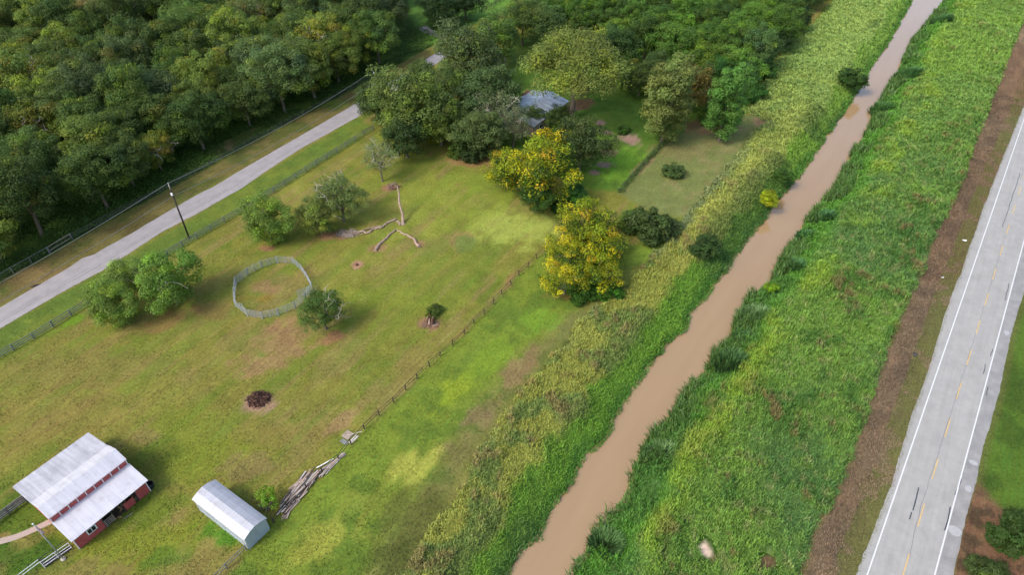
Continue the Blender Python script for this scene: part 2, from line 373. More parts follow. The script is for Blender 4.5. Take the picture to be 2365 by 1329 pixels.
# neighbour's yard, garden beds, rough field, far clearings
zone(pp((1175,250),(1180,90),(1500,60),(1760,180),(1640,290),(1545,318),(1430,442),(1330,430),(1150,330)), C(94, 128, 46), 1, 1.5, 1, C(84, 116, 42))
blob(1440, 385, 70, 42, C(112, 158, 50), .95, .6); blob(1380, 290, 60, 28, C(104, 132, 50), .8); blob(1195, 130, 30, 20, C(104, 128, 56), .9)
for q in ((1452,321,26,14),(1403,306,12,6),(1388,284,11,5),(1400,381,19,8),(1376,399,13,6)): blob(*q, C(166, 138, 122), 1, .45)
blob(1408, 352, 24, 9, C(138, 118, 92), .8, 1.2); blob(1345, 240, 30, 12, C(132, 100, 72), .9); blob(1310, 250, 24, 14, C(140, 112, 88), .9)
blob(1610, 290, 40, 20, C(112, 92, 64), .9)
zone(pp((1430,446),(1545,322),(1600,300),(1700,268),(1800,258),(1740,306),(1660,420),(1592,500),(1520,500)), C(120, 130, 72), .8, 1, 1, C(134, 132, 82))
blob(1480, 385, 50, 8, C(168, 140, 104), .8, 1.0, ang=.85); blob(1640, 302, 80, 8, C(158, 126, 86), .8); blob(1765, 280, 30, 12, C(158, 130, 96), .8); blob(1560, 350, 60, 16, C(136, 124, 82), .5)
zone(pp((930,-20),(1200,-20),(1190,20),(1110,45),(1070,80),(1010,112),(985,95),(960,60)), C(100, 142, 56), 1.5, 2, 1)
blob(1010, 25, 60, 22, C(46, 66, 26), .5)
# weed beds soil, verge, road sides
tw = along(LW, S_); tv = along(LV, S_)
wl_in = sstep(T_ - tw + (N3 - .5) * 1.5, -.4, .6) * (~R_); wr_in = sstep(tv - T_ + (N3 - .5) * 1.5, -.4, .6) * R_
mixin(C(78, 92, 40), wl_in); mixin(C(60, 98, 32), wr_in)
mixin(C(104, 88, 62), (1 - sstep(D_, .1, .7)) * (D_ > -3))
verge = (T_ > tv - .5) & R_
vf = sstep(T_ - tv, -.4, .6) * R_
mixin(C(128, 112, 86), vf)
VN = fbm(S_ * .45, T_, 1.6, 21, 4)
mixin(C(108, 92, 74), vf * sstep(VN, .42, .66) * .6); mixin(C(156, 128, 98), vf * sstep(fbm(S_ * .3, T_, 1.1, 25, 3), .52, .7) * .7)

rl = [(1960,1380),(1975,1329),(1993,1276),(2014,1230),(2035,1197),(2046,1150),(2063,1106),(2082,1044),(2088,999),(2113,945),(2134,883),(2154,821),(2167,780),(2188,704),(2218,635),(2239,572),(2263,502),(2287,439),(2302,400),(2365,245),(2440,60)]
rr = [(2190,1400),(2206,1317),(2216,1247),(2254,1123),(2266,1048),(2287,978),(2307,912),(2320,850),(2334,780),(2345,741),(2365,671),(2420,500),(2540,160)]
R1 = line([P(*q)[:2] for q in rl]); R2 = line([P(*q)[:2] for q in rr])
def ext(L):                                    # carry an edge on past the frame with its mean slope
    m = (L[-1, 1] - L[0, 1]) / (L[-1, 0] - L[0, 0])
    return np.vstack(([L[0, 0] - 400, L[0, 1] - 400 * m], L, [L[-1, 0] + 1500, L[-1, 1] + 1500 * m]))
def smooth(L, k=5):
    q = np.arange(L[0, 0], L[-1, 0], 1.0); t = np.interp(q, L[:, 0], L[:, 1]); n = 2 * k + 1
    t = np.convolve(np.pad(t, k, 'reflect', reflect_type='odd'), np.ones(n) / n, 'valid'); return np.c_[q, t]
R1 = ext(smooth(R1)); R2 = ext(smooth(R2))
near_road = along(R1, S_) - T_
mixin(C(104, 104, 56), vf * (1 - sstep(near_road + (N2 - .5) * 3, .8, 3.2)) * .85)
mixin(C(112, 82, 58), vf * sstep(N4, .5, .62) * .5)
rgt = sstep(T_ - along(R2, S_), -.3, .3) * R_
mixin(C(86, 116, 40), rgt); mixin(C(70, 96, 34), rgt * sstep(N2, .45, .6)); mixin(C(104, 104, 56), rgt * (1 - sstep(T_ - along(R2, S_), .2, 1.2)) * .7)
_bx = ST(*P(2290, 1150)[:2])[0]
mixin(C(128, 98, 72), rgt * sstep(_bx - S_ + (N2 - .5) * 5, -1.2, 1.2)); mixin(C(92, 76, 56), rgt * sstep(_bx - S_, -1, 1) * sstep(N3, .5, .65))
blob(1633, 1275, 18, 26, C(225, 200, 178, .75), 1, .7); blob(1648, 1300, 22, 24, C(150, 124, 98), .6, .9); blob(1772, 1305, 24, 24, C(130, 104, 80), .9, .9)
# everything beyond the surveyed land: mixed fields
farf = sstep(np.hypot(X, Y - 130), 260, 420)
mixin(C(70, 92, 42), farf)

nx, ny = len(gx), len(gy)
ii = (np.arange(ny - 1)[:, None] * nx + np.arange(nx - 1)[None, :]).ravel()
quads = np.stack((ii, ii + 1, ii + nx + 1, ii + nx), 1)
micro = .03 * (vn(X, Y, 1.3, 31) - .5) * (np.abs(Y) < 300)
m, nt, bs = mat_new('ground_cover')
at = nt.nodes.new('ShaderNodeAttribute'); at.attribute_name = 'Col'
n1 = noise(nt, 2.6, 8, .78); n2 = noise(nt, .35, 5, .6); n3 = noise(nt, 1.0, 6, .72, vec_scale=((3.4, .16, 1), math.atan2(.854, .52)))
c1 = mulcol(nt, at.outputs['Color'], remap(nt, n1.outputs[0], .3, .7, .58, 1.45))
c1 = mulcol(nt, c1, remap(nt, n2.outputs[0], .3, .7, .86, 1.14))
hs = nt.nodes.new('ShaderNodeHueSaturation'); nt.links.new(c1, hs.inputs['Color'])
nt.links.new(remap(nt, n3.outputs[0], .35, .65, .478, .515), hs.inputs['Hue']); nt.links.new(remap(nt, n3.outputs[0], .3, .7, .83, 1.14), hs.inputs['Value'])
nt.links.new(hs.outputs[0], bs.inputs['Base Color']); bs.inputs['Roughness'].default_value = .95; bs.inputs['Specular IOR Level'].default_value = .1
bump(nt, n1.outputs[0], .7, .12, bs)
g = link('ground', np_mesh('ground', np.stack((X, Y, Z + micro), 1), [quads], col, True), m); tag(g, kind='structure')

# water: a real sheet in the canal
m, nt, bs = mat_new('muddy_water')
n = noise(nt, .5, 5, .6, vec_scale=((1, .12, 1), EA))
nt.links.new(mixc(nt, remap(nt, n.outputs[0], .2, .8, 0, 1), C(170, 140, 100), C(178, 148, 108)), bs.inputs['Base Color'])
bs.inputs['Roughness'].default_value = .06; bs.inputs['Specular IOR Level'].default_value = .8
nb = noise(nt, 1.3, 5, .6); bump(nt, nb.outputs[0], .05, .15, bs)
ss = np.concatenate((np.arange(-300, 400, 4.), [600, 1000, 2000])); tc_ = (along(LL, ss) + along(LR, ss)) / 2
a = np.array(XY(ss, tc_ - 12)).T; b = np.array(XY(ss, tc_ + 12)).T
V = np.concatenate((np.c_[a, np.full(len(a), WZ)], np.c_[b, np.full(len(b), WZ)])); k = np.arange(len(ss) - 1); q = len(ss)
tag(link('canal_water', np_mesh('canal_water', V, [np.stack((k, k + q, k + q + 1, k + 1), 1)]), m), kind='structure')

# ------------------------------------------------------------------ roads
def asphalt(name, a, b, ang):
    m, nt, bs = mat_new(name)
    n1 = noise(nt, 9, 6, .8); n2 = noise(nt, .5, 5, .65); n3 = noise(nt, 1.1, 4, .6, vec_scale=((1.6, .05, 1), ang))
    c = mixc(nt, remap(nt, n2.outputs[0], .32, .68, 0, 1), a, b)
    c = mulcol(nt, c, remap(nt, n1.outputs[0], .3, .7, .86, 1.14)); c = mulcol(nt, c, remap(nt, n3.outputs[0], .35, .65, .95, 1.05))
    nt.links.new(c, bs.inputs['Base Color']); bs.inputs['Roughness'].default_value = .85; bump(nt, n1.outputs[0], .3, .02, bs)
    return m
def strip_mesh(name, s, ta, tb, z, mat, parent=None, cols=6, fr=XY):
    V = []; n = cols + 1
    for i in range(n):
        f = i / cols; x, y = fr(s, ta * (1 - f) + tb * f)
        V.append(np.c_[x, y, np.full(len(s), z)])
    V = np.concatenate(V); q = len(s); k = np.arange(q - 1)
    F = np.concatenate([np.stack((k + i * q, k + (i + 1) * q, k + (i + 1) * q + 1, k + i * q + 1), 1) for i in range(cols)])
    return link(name, np_mesh(name, V, [F]), mat, parent)
jag = lambda s, k: .14 * (vn(s, s * 0, .55, k) - .5) + .16 * (vn(s, s * 0, 2.4, k + 1) - .5)
M_road = asphalt('pale_asphalt', C(164, 162, 157), C(178, 176, 170), math.atan2(CD[1], CD[0]))
s = np.arange(-150, 900, .3)
road = strip_mesh('road', s, along(R1, s) + jag(s, 40), along(R2, s) + jag(s, 50), .03, M_road); tag(road, kind='structure')
M_white_line = plain('white_road_line', C(222, 222, 222), C(238, 238, 238), 3, .7)
M_yellow_line = plain('yellow_road_line', C(220, 180, 100), C(232, 196, 122), 2, .7)
M_tar = plain('tar_crack', C(50, 54, 62), C(72, 76, 84), 3, .5)
wlL = line([P(*q)[:2] for q in ((2008,1329),(2066,1140),(2130,950),(2191,780),(2323,400))]); wlR = line([P(*q)[:2] for q in ((2163,1329),(2222,1080),(2264,930),(2309,780),(2365,569))])
fL = np.polyfit(wlL[:, 0], wlL[:, 1], 1); fR = np.polyfit(wlR[:, 0], wlR[:, 1], 1)
wlR2 = np.polyval(fR, wlR[:, 0])
s2 = np.arange(-100, 600, 2.)
gapm = np.polyval(fR, 60) - np.polyval(fL, 60)
tLf = lambda s: np.polyval(fL, s)
tRf = lambda s: tLf(s) + gapm
strip_mesh('shoulder', s, tRf(s) + .12, along(R2, s) + jag(s, 50) - .02, .0325, asphalt('worn_shoulder', C(142, 141, 139), C(166, 164, 161), EA), road, 3)
# build the two edge lines parallel, centre dashes between them
for f in (tLf, tRf):
    strip_mesh('edge_line', s2, f(s2) - .075, f(s2) + .075, .036, M_white_line, road, 1)
dn = [ST(*P(*q)[:2])[0] for q in ((2092,1313),(2121,1167))]
ds = [ST(*P(x_, y_)[:2])[0] for x_, y_ in ((2097,1280),(2132,1167),(2163,1065),(2191,971),(2217,888),(2241,809))]
step = (ds[-1] - ds[0]) / 5; 
for i in range(-3, 22):
    s0 = ds[0] + i * step; q = np.linspace(s0 - step * .46, s0, 3); tm = tLf(q) + gapm * .53
    strip_mesh('centre_dash', q, tm - .06, tm + .06, .036, M_yellow_line, road, 1)
def crack(pts, w=.09):
    L = line([P(*q)[:2] for q in pts]); q = np.linspace(L[0, 0], L[-1, 0], max(4, int((L[-1, 0] - L[0, 0]) / .25)))
    t = along(L, q) + .16 * (vn(q, q * 0, .8, 61) - .5)
    strip_mesh('tar_seal', q, t - w / 2, t + w / 2, .035, M_tar, road, 1)
for c_ in (((2121,1127),(2113,1165),(2107,1180)), ((2104,1184),(2100,1201)), ((2224,1088),(2215,1125),(2206,1145)), ((2194,1172),(2190,1200),(2180,1226)), ((2356,400),(2330,480),(2315,525)), ((2276,842),(2270,865)), ((2292,807),(2288,824)), ((2330,655),(2321,695)), ((2282,895),(2278,915)), ((2262,582),(2275,583))):
    crack(c_, .13 if c_[0][1] > 1000 else .1)
crack([(2100, 1285), (2125, 1175), (2163, 1060), (2240, 815), (2330, 520)], .03)
M_patch = plain('pale_concrete_patch', C(176, 176, 176), C(188, 187, 186), 2, .8)
for x_, y_, w_, l_ in ((2205, 1228, .8, .7), (2248, 1070, .5, .4), (2236, 1130, .4, .5), (2325, 770, .35, .6)):
    c0 = ST(*P(x_, y_)[:2]); q = c0[0] + l_ * np.linspace(-1, 1, 9); e = w_ * np.sqrt(1 - np.linspace(-.97, .97, 9) ** 2) * (.8 + .4 * vn(q, q * 0, .4, 9))
    strip_mesh('shoulder_patch', q, c0[1] - e, c0[1] + e, .0335, M_patch, road, 1)

# the narrow street on the left, in its own frame
su = [(0,711),(90,659),(156,621),(190,597),(217,588),(301,541),(391,487),(457,449),(493,432),(545,400),(800,252),(991,132)]
sl = [(0,760),(75,716),(150,672),(241,623),(301,584),(376,535),(451,496),(557,436),(608,400),(700,340),(825,271),(1000,152)]
A_ = P(0, 735)[:2]; B_ = P(991, 141)[:2]; SD = (B_ - A_) / np.linalg.norm(B_ - A_); SN = np.array((SD[1], -SD[0]))
def XS(s, t): return A_[0] + s * SD[0] + t * SN[0], A_[1] + s * SD[1] + t * SN[1]
def TS(x, y): return ((x - A_[0]) * SD[0] + (y - A_[1]) * SD[1], (x - A_[0]) * SN[0] + (y - A_[1]) * SN[1])
def line2(pts): a = np.array([TS(*P(*q)[:2]) for q in pts]); return a[np.argsort(a[:, 0])]
U1 = line2(su); U2 = line2(sl)
M_street = asphalt('grey_street', C(156, 151, 150), C(174, 168, 167), math.atan2(SD[1], SD[0]))
s = np.arange(-80, TS(*P(1022, 121)[:2])[0], .3)
street = strip_mesh('street', s, along(U1, s) + jag(s, 70) * .8, along(U2, s) + jag(s, 80) * .8, .03, M_street, fr=XS); tag(street, kind='structure')
M_dark_line = plain('street_dark_line', C(112, 108, 112), C(132, 128, 130), 2, .8)
for off, w_ in ((.30, .05), (.42, .035)):  # two thin darker lines running lengthwise down the street
    q = np.arange(-20, 120, .4); t = along(U2, q) * (1 - off) + along(U1, q) * off; t = np.convolve(t, np.ones(31) / 31, 'same'); t[:15] = t[15]; t[-15:] = t[-16]
    t = t + .12 * (vn(q, q * 0, 2, 90) - .5)
    strip_mesh('long_dark_line', q, t - w_, t + w_, .035, M_dark_line, street, 1, fr=XS)
# dark broken lump of asphalt at the street's edge and pale spots
# footpath by the barn and the far driveway
def ribbon(name, pts, w, z, mat):
    pts = [P(*q)[:2] for q in pts]; pts = np.array(pts); n = 40
    tt = np.linspace(0, len(pts) - 1, n); px = np.interp(tt, range(len(pts)), pts[:, 0]); py = np.interp(tt, range(len(pts)), pts[:, 1])
    kk = np.ones(5) / 5; pxs = px.copy(); pys = py.copy(); pxs[2:-2] = np.convolve(px, kk, 'valid'); pys[2:-2] = np.convolve(py, kk, 'valid')
    dx = np.gradient(pxs); dy = np.gradient(pys); l = np.hypot(dx, dy); nx_, ny_ = -dy / l * w / 2, dx / l * w / 2
    V = np.concatenate((np.c_[pxs + nx_, pys + ny_, np.full(n, z)], np.c_[pxs - nx_, pys - ny_, np.full(n, z)])); k = np.arange(n - 1)
    o = link(name, np_mesh(name, V, [np.stack((k, k + n, k + n + 1, k + 1), 1)[:, ::-1]]), mat); return tag(o, kind='structure')
M_path = plain('pinkish_paver_path', C(176, 156, 142), C(196, 178, 166), 5, .9)
PATH = [P(*q)[:2] for q in ((-120, 1268), (-50, 1262), (0, 1252), (35, 1243), (70, 1228), (100, 1214), (124, 1202))]
ribbon('path', [(-120, 1268), (-50, 1262), (0, 1252), (35, 1243), (70, 1228), (100, 1214), (124, 1202)], .85, .03, M_path)
ribbon('driveway', [(975, 62), (985, 70), (1003, 77), (1020, 84), (1040, 92)], 3.0, .03, M_street)

# ------------------------------------------------------------------ foliage generators
def unit(a): return a / (np.linalg.norm(a, axis=1, keepdims=True) + 1e-9)
def rhombs(Cn, N, L, W, r):
    n = len(Cn); T = unit(np.cross(N, unit(r.normal(size=(n, 3))))); B = np.cross(N, T)
    L = np.broadcast_to(L, n)[:, None]; W = np.broadcast_to(W, n)[:, None]
    V = np.stack((Cn - T * L / 2, Cn + B * W / 2 + N * L * .06, Cn + T * L / 2, Cn - B * W / 2 + N * L * .06), 1).reshape(-1, 3)
    return V, np.arange(n * 4).reshape(n, 4)
def blades(base, lean, hgt, wid, r):
    """arched grass blades: base (n,3), lean (n,2) horizontal reach, height, width"""
    n = len(base); a = np.concatenate((lean, np.zeros((n, 1))), 1); side = unit(np.stack((-lean[:, 1], lean[:, 0], np.zeros(n)), 1)) * (wid / 2)[:, None]
    mid = base + a * .35; mid[:, 2] += hgt * .75; tip = base + a; tip[:, 2] += hgt
    V = np.stack((base - side * .8, base + side * .8, mid - side, mid + side, tip), 1).reshape(-1, 3); k = np.arange(n) * 5
    return V, np.stack((k, k + 1, k + 3, k + 2), 1), np.stack((k + 2, k + 3, k + 4), 1)

def limb_points(a, b, r, sag=.12, n=4):
    a = np.array(a, float); b = np.array(b, float); L = np.linalg.norm(b - a)
    return [a + (b - a) * i / n + (r.normal(size=3) * L * sag * (0 < i < n) * .5) for i in range(n + 1)]

def tree_mesh(key, seed, R=5.5, Rz=4.2, zc=6.5, lumps=80, leaves=220, lsize=.34, lump_r=(.20, .34), fill=1.0, zlow=-.75, tint=None, trunk_r=.32, limbs=9, bare=0, shape='round'):
    r = np.random.default_rng(seed)
    cs = []
    phi = r.random() * 6
    gold = 2.399963
    for i in range(lumps):
        z = 1 - (i + .5) / lumps * (1 - zlow); a = phi + gold * i + r.normal() * .35
        q = math.sqrt(max(0, 1 - z * z)); f = r.uniform(.62, .92) if r.random() < .8 else r.uniform(.2, .6)
        if shape == 'column': q = q ** .6
        wv = 1 + .22 * sin(2 * a + seed) + .14 * sin(3 * a + 2 * seed)
        cs.append((R * q * cos(a) * f * wv, R * q * sin(a) * f * wv, zc + Rz * z * f + r.normal() * .15 * Rz * .5))
    cs = np.array(cs)
    VV = []; FF = []; CC = []; off = 0
    for i, c in enumerate(cs):
        rl_ = R * r.uniform(*lump_r); n = int(leaves * fill * r.uniform(.7, 1.3) * (rl_ / (R * .27)) ** 2)
        dd = unit(r.normal(size=(n, 3))); dd[:, 2] = np.abs(dd[:, 2]) * np.where(r.random(n) < .78, 1, -1)
        rad = rl_ * (.55 + .5 * r.random(n) ** .6) * (1 + .25 * np.sin(dd[:, 0] * 7 + i) * np.sin(dd[:, 1] * 6))
        pos = c + dd * rad[:, None] * (1, 1, .72)
        N = unit(dd * .75 + (0, 0, .55) + r.normal(size=(n, 3)) * .42)
        s_ = lsize * r.uniform(.65, 1.35, n); V, F = rhombs(pos, N, s_, s_ * .62, r)
        b = (1 + r.normal() * .13) * r.uniform(.84, 1.18, n)[:, None] * np.ones((1, 3))
        hv = r.normal() * .06; b = b * (1 + hv, 1, 1 - abs(hv))
        if tint is not None: b = tint(r, i, c, n, zc, Rz) * b
        VV.append(V); FF.append(F + off); CC.append(np.repeat(b, 4, 0)); off += len(V)
    crown = np_mesh(key + '_crown', np.concatenate(VV), [np.concatenate(FF)], np.clip(np.concatenate(CC), 0, 3)); crown.materials.append(M_leaf)
    t = MB(); top = np.array((r.normal() * .3, r.normal() * .3, zc * .75))
    pts = [np.zeros(3), np.array((0, 0, .35)), top * .5 + (r.normal() * .15, r.normal() * .15, 0), top]
    t.tube(pts, [trunk_r * 1.5, trunk_r, trunk_r * .8, trunk_r * .5], 8)
    for i in range(limbs):
        c = cs[int(i * lumps / max(limbs, 1)) % lumps]; st = top * r.uniform(.45, 1)
        q = limb_points(st, c, r); t.tube(q, np.linspace(trunk_r * .42, .03, 5), 5)
    me = bpy.data.meshes.new(key + '_trunk'); me.from_pydata(t.v, [], t.f); me.materials.append(M_bark); me.update()
    bm_ = None
    if bare:
        t = MB()
        for i in range(bare):
            a = r.random() * 2 * pi; z = r.uniform(-.1, .95); q = math.sqrt(1 - z * z)
            end = np.array((R * q * cos(a), R * q * sin(a), zc + Rz * z)) ; end[:2] *= r.uniform(.9, 1.2); end[2] += r.uniform(0, .9)
            st = top * r.uniform(.6, 1); pl = limb_points(st, end, r, .14, 5); t.tube(pl, np.linspace(.12, .03, 6), 4)
            for j in (2, 3, 3, 4, 4):
                e = pl[j] + unit(r.normal(size=(1, 3)) + (0, 0, .3))[0] * r.uniform(.8, 1.8); t.tube(limb_points(pl[j], e, r, .2, 3), [.055, .045, .035, .02], 4)
                e2 = e + r.normal(size=3) * .45; t.tube([e, e2], [.03, .015], 4)
        bm_ = bpy.data.meshes.new(key + '_bare'); bm_.from_pydata(t.v, [], t.f); bm_.materials.append(M_pale); bm_.update()
    return dict(trunk=me, crown=crown, bare=bm_, R=R, zc=zc)

def t_forest(r, i, c, n, zc, Rz):
    k = r.random()
    if k < .04: return np.array((1.7, 1.2, .85))
    if k < .14: return np.array((1.5, 1.35, .75))
    if k < .24: return np.array((.78, .85, 1.15))
    return np.ones(3)
def t_reddish(r, i, c, n, zc, Rz):
    k = r.random()
    if k < .22: return np.array((1.9, 1.15, 1.0))
    return np.array((1.4, 1.1, .8)) if k < .6 else np.ones(3)
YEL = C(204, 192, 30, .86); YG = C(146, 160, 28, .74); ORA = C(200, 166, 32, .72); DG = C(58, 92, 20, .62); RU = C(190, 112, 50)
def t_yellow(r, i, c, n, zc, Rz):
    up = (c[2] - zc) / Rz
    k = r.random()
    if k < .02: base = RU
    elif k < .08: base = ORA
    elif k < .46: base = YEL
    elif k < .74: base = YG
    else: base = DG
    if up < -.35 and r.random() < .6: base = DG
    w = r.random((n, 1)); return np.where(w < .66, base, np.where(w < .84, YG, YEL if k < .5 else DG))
def t_lowyellow(r, i, c, n, zc, Rz):
    k = r.random(); base = YEL * .9 if k < .3 else (ORA if k < .33 else (YG if k < .7 else DG))
    w = r.random((n, 1)); return np.where(w < .7, base, np.where(w < .88, YG, DG))
def t_top(r, i, c, n, zc, Rz):
    return np.array((1.5, 1.45, .9)) if r.random() < .25 else np.ones(3)

TM = {}
for i in range(5):
    TM['pecan%d' % i] = tree_mesh('pecan%d' % i, 100 + i, R=6.2, Rz=5.4, zc=6.8 + .3 * i, lumps=120, leaves=400, lsize=.28, lump_r=(.14, .25), tint=t_forest, zlow=-.85)
TM['pecan_bare'] = tree_mesh('pecan_bare', 140, R=6.0, Rz=5.2, zc=7.0, lumps=100, leaves=200, lsize=.32, lump_r=(.14, .25), tint=t_reddish, bare=6, zlow=-.8)
TM['oak'] = tree_mesh('oak', 150, R=9.5, Rz=5.2, zc=9.0, lumps=210, leaves=360, lsize=.32, lump_r=(.12, .21), tint=t_top, zlow=-.3, trunk_r=.5, limbs=16)
TM['silver'] = tree_mesh('silver', 163, R=5.5, Rz=4.6, zc=6.4, lumps=80, leaves=170, lsize=.26, lump_r=(.14, .25), zlow=-.8, bare=5, fill=.9)
TM['dense0'] = tree_mesh('dense0', 160, R=6, Rz=5, zc=6.2, lumps=120, leaves=260, lsize=.33, lump_r=(.15, .25), zlow=-.85)
TM['dense1'] = tree_mesh('dense1', 161, R=6, Rz=5, zc=6.4, lumps=110, leaves=260, lsize=.33, lump_r=(.15, .27), zlow=-.85, tint=t_top)
TM['citrus0'] = tree_mesh('citrus0', 170, R=4.6, Rz=4.4, zc=4.7, lumps=105, leaves=230, lsize=.27, lump_r=(.15, .27), zlow=-.95, tint=t_top, trunk_r=.2)
TM['citrus1'] = tree_mesh('citrus1', 171, R=4.6, Rz=4.5, zc=4.9, lumps=100, leaves=220, lsize=.27, lump_r=(.15, .28), zlow=-.95, tint=t_top, trunk_r=.2, bare=1)
TM['sparse0'] = tree_mesh('sparse0', 180, R=4.2, Rz=3.8, zc=4.9, lumps=90, leaves=210, lsize=.22, lump_r=(.13, .26), zlow=-.8, trunk_r=.2, limbs=16, bare=6, fill=1)
TM['sparse1'] = tree_mesh('sparse1', 181, R=4.2, Rz=3.6, zc=5.6, lumps=62, leaves=190, lsize=.2, lump_r=(.13, .24), zlow=-.5, trunk_r=.2, limbs=18, bare=6, fill=.9)
TM['bush0'] = tree_mesh('bush0', 190, R=2.4, Rz=1.7, zc=1.5, lumps=60, leaves=170, lsize=.24, lump_r=(.18, .32), zlow=-.9, trunk_r=.07, limbs=5)
TM['bush1'] = tree_mesh('bush1', 191, R=2.4, Rz=1.9, zc=1.6, lumps=60, leaves=170, lsize=.24, lump_r=(.18, .34), zlow=-.9, trunk_r=.07, limbs=5, tint=t_top)
TM['column'] = tree_mesh('column', 200, R=3.6, Rz=6.0, zc=6.2, lumps=120, leaves=210, lsize=.28, lump_r=(.17, .30), zlow=-1, shape='column', trunk_r=.25)
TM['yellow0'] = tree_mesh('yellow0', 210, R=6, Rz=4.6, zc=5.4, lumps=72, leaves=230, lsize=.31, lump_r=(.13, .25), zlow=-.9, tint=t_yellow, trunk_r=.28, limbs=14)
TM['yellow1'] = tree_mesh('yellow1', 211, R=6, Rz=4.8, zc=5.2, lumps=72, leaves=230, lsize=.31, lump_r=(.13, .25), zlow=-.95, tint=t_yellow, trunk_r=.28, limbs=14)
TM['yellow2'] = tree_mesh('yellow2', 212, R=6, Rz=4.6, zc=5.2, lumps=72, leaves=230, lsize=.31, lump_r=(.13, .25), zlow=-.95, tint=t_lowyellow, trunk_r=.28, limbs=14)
TM['sapling'] = tree_mesh('sapling', 220, R=1.7, Rz=1.5, zc=1.9, lumps=22, leaves=70, lsize=.24, lump_r=(.18, .34), zlow=-.8, trunk_r=.05, limbs=8, fill=.8)
for k_ in ('yellow0', 'yellow1', 'yellow2'): TM[k_]['white'] = True

def put_tree(x, y, scale, kind, tint, label, cat='tree', group=None, name='tree', z=0.0, sq=1.0, rz=None):
    p = TM[kind]; o = empty(name, (x, y, z), label, cat, group, random.random() * 6.28 if rz is None else rz)
    o.scale = (scale, scale, scale * sq)
    link('trunk' if cat in ('tree', 'sapling') else 'stem', p['trunk'], None, o)
    c = link('crown' if cat in ('tree', 'sapling') else 'foliage', p['crown'], None, o); f_ = .78 if cat == 'bush' else 1.0; c.color = (*[float(q) * (f_ if max(tint) < .9 else 1) for q in tint], 1)
    if p['bare'] is not None: link('bare_branches', p['bare'], None, o)
    return o
def tree_px(px, py, rpx, kind, tint, label, cat='tree', group=None, name='tree', sq=1.0, z0=0.0, rz=None):
    p = TM[kind]; sc_ = 1.0
    for _ in range(4):
        z = z0 + p['zc'] * sc_ * sq; w = P(px, py, z); sc_ = rpx * depth(py, z) / FOC / (p['R'] * 1.02)
    return put_tree(w[0], w[1], sc_, kind, tint, label, cat, group, name, z0, sq, rz)
WHITE = (1, 1, 1)
G = lambda r, g, b: C(r + .06 * (g - r), g * .97, b + .06 * (g - b), K * 1.5)

# ------------------------------------------------------------------ trees one can tell apart
tree_px(254, 700, 60, 'citrus0', G(104, 136, 50), 'leftmost and lowest tree of the leafy green clump beside the street fence', name='pasture_tree')
tree_px(284, 640, 48, 'citrus1', G(112, 140, 58), 'lighter green middle tree of the clump beside the street fence', name='pasture_tree')
tree_px(384, 645, 74, 'citrus1', G(96, 134, 46), 'big bright green tree at the right of the clump by the street fence', name='pasture_tree', rz=1)
tree_px(614, 506, 62, 'citrus0', G(102, 134, 48), 'round glossy green tree just above the round pen', name='pasture_tree', rz=2)
tree_px(735, 500, 46, 'citrus1', G(98, 118, 50), 'lower left tree of the greyish pair beside the fallen limb', name='pasture_tree', rz=3)
tree_px(783, 455, 60, 'sparse0', G(98, 122, 58), 'taller thin crowned tree of the pair, bare twigs on top, beside the fallen limb', name='pasture_tree')
tree_px(876, 365, 48, 'sparse1', G(112, 132, 74), 'thin grey leaning tree with gaps, nearest the far corner of the pasture', name='pasture_tree')
tree_px(742, 715, 56, 'sparse0', G(74, 108, 38), 'half dead green tree with pale bare limbs beside the round pen', name='pasture_tree', rz=2.2)
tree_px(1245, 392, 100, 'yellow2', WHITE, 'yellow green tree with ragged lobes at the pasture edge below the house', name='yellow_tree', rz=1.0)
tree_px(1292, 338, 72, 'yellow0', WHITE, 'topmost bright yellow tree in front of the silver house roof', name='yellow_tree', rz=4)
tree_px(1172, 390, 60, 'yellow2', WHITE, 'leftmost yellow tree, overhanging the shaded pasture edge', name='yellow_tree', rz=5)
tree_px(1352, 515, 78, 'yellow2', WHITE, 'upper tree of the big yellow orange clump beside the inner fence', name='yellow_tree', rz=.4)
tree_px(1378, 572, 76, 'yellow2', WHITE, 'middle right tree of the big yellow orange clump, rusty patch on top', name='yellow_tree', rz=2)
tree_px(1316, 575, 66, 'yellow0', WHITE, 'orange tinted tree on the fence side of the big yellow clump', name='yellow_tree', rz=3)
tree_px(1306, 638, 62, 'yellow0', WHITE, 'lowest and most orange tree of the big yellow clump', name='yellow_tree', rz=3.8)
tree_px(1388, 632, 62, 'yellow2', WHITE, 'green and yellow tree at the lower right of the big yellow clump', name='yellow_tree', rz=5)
tree_px(1342, 330, 66, 'dense0', G(68, 88, 40), 'dark olive tree beside the garden beds, right of the topmost yellow tree', name='yard_tree', sq=1.1)
tree_px(1240, 450, 46, 'dense0', G(50, 84, 24), 'dark green tree under the yellow lobes above the broken timber', name='yard_tree')
tree_px(1326, 154, 138, 'oak', G(106, 124, 50), 'huge spreading oak shading the silver roofed house and yard', name='oak_tree')
tree_px(1544, 226, 66, 'column', G(108, 126, 56), 'upright pale green tree at the upper end of the yard fence', name='yard_tree', sq=1.0)
tree_px(1600, 195, 60, 'dense1', G(96, 92, 42), 'bronze brown tinged tree behind the upright pale green tree', name='yard_tree')
tree_px(1680, 234, 50, 'column', G(88, 136, 50), 'tall vine smothered tree standing at the tip of the dirt track', name='vine_covered_tree', sq=1.2)
tree_px(1655, 262, 34, 'bush1', G(84, 126, 44), 'low vine mound leaning against the vine smothered tree', 'bush', name='vine_mound')
tree_px(945, 235, 96, 'dense1', G(90, 114, 46), 'wide green tree over the street end, just beyond the pasture corner', name='yard_tree')
tree_px(870, 235, 56, 'dense0', G(70, 96, 38), 'leftmost tree of the grove beyond the pasture, leaning over the street', name='yard_tree')
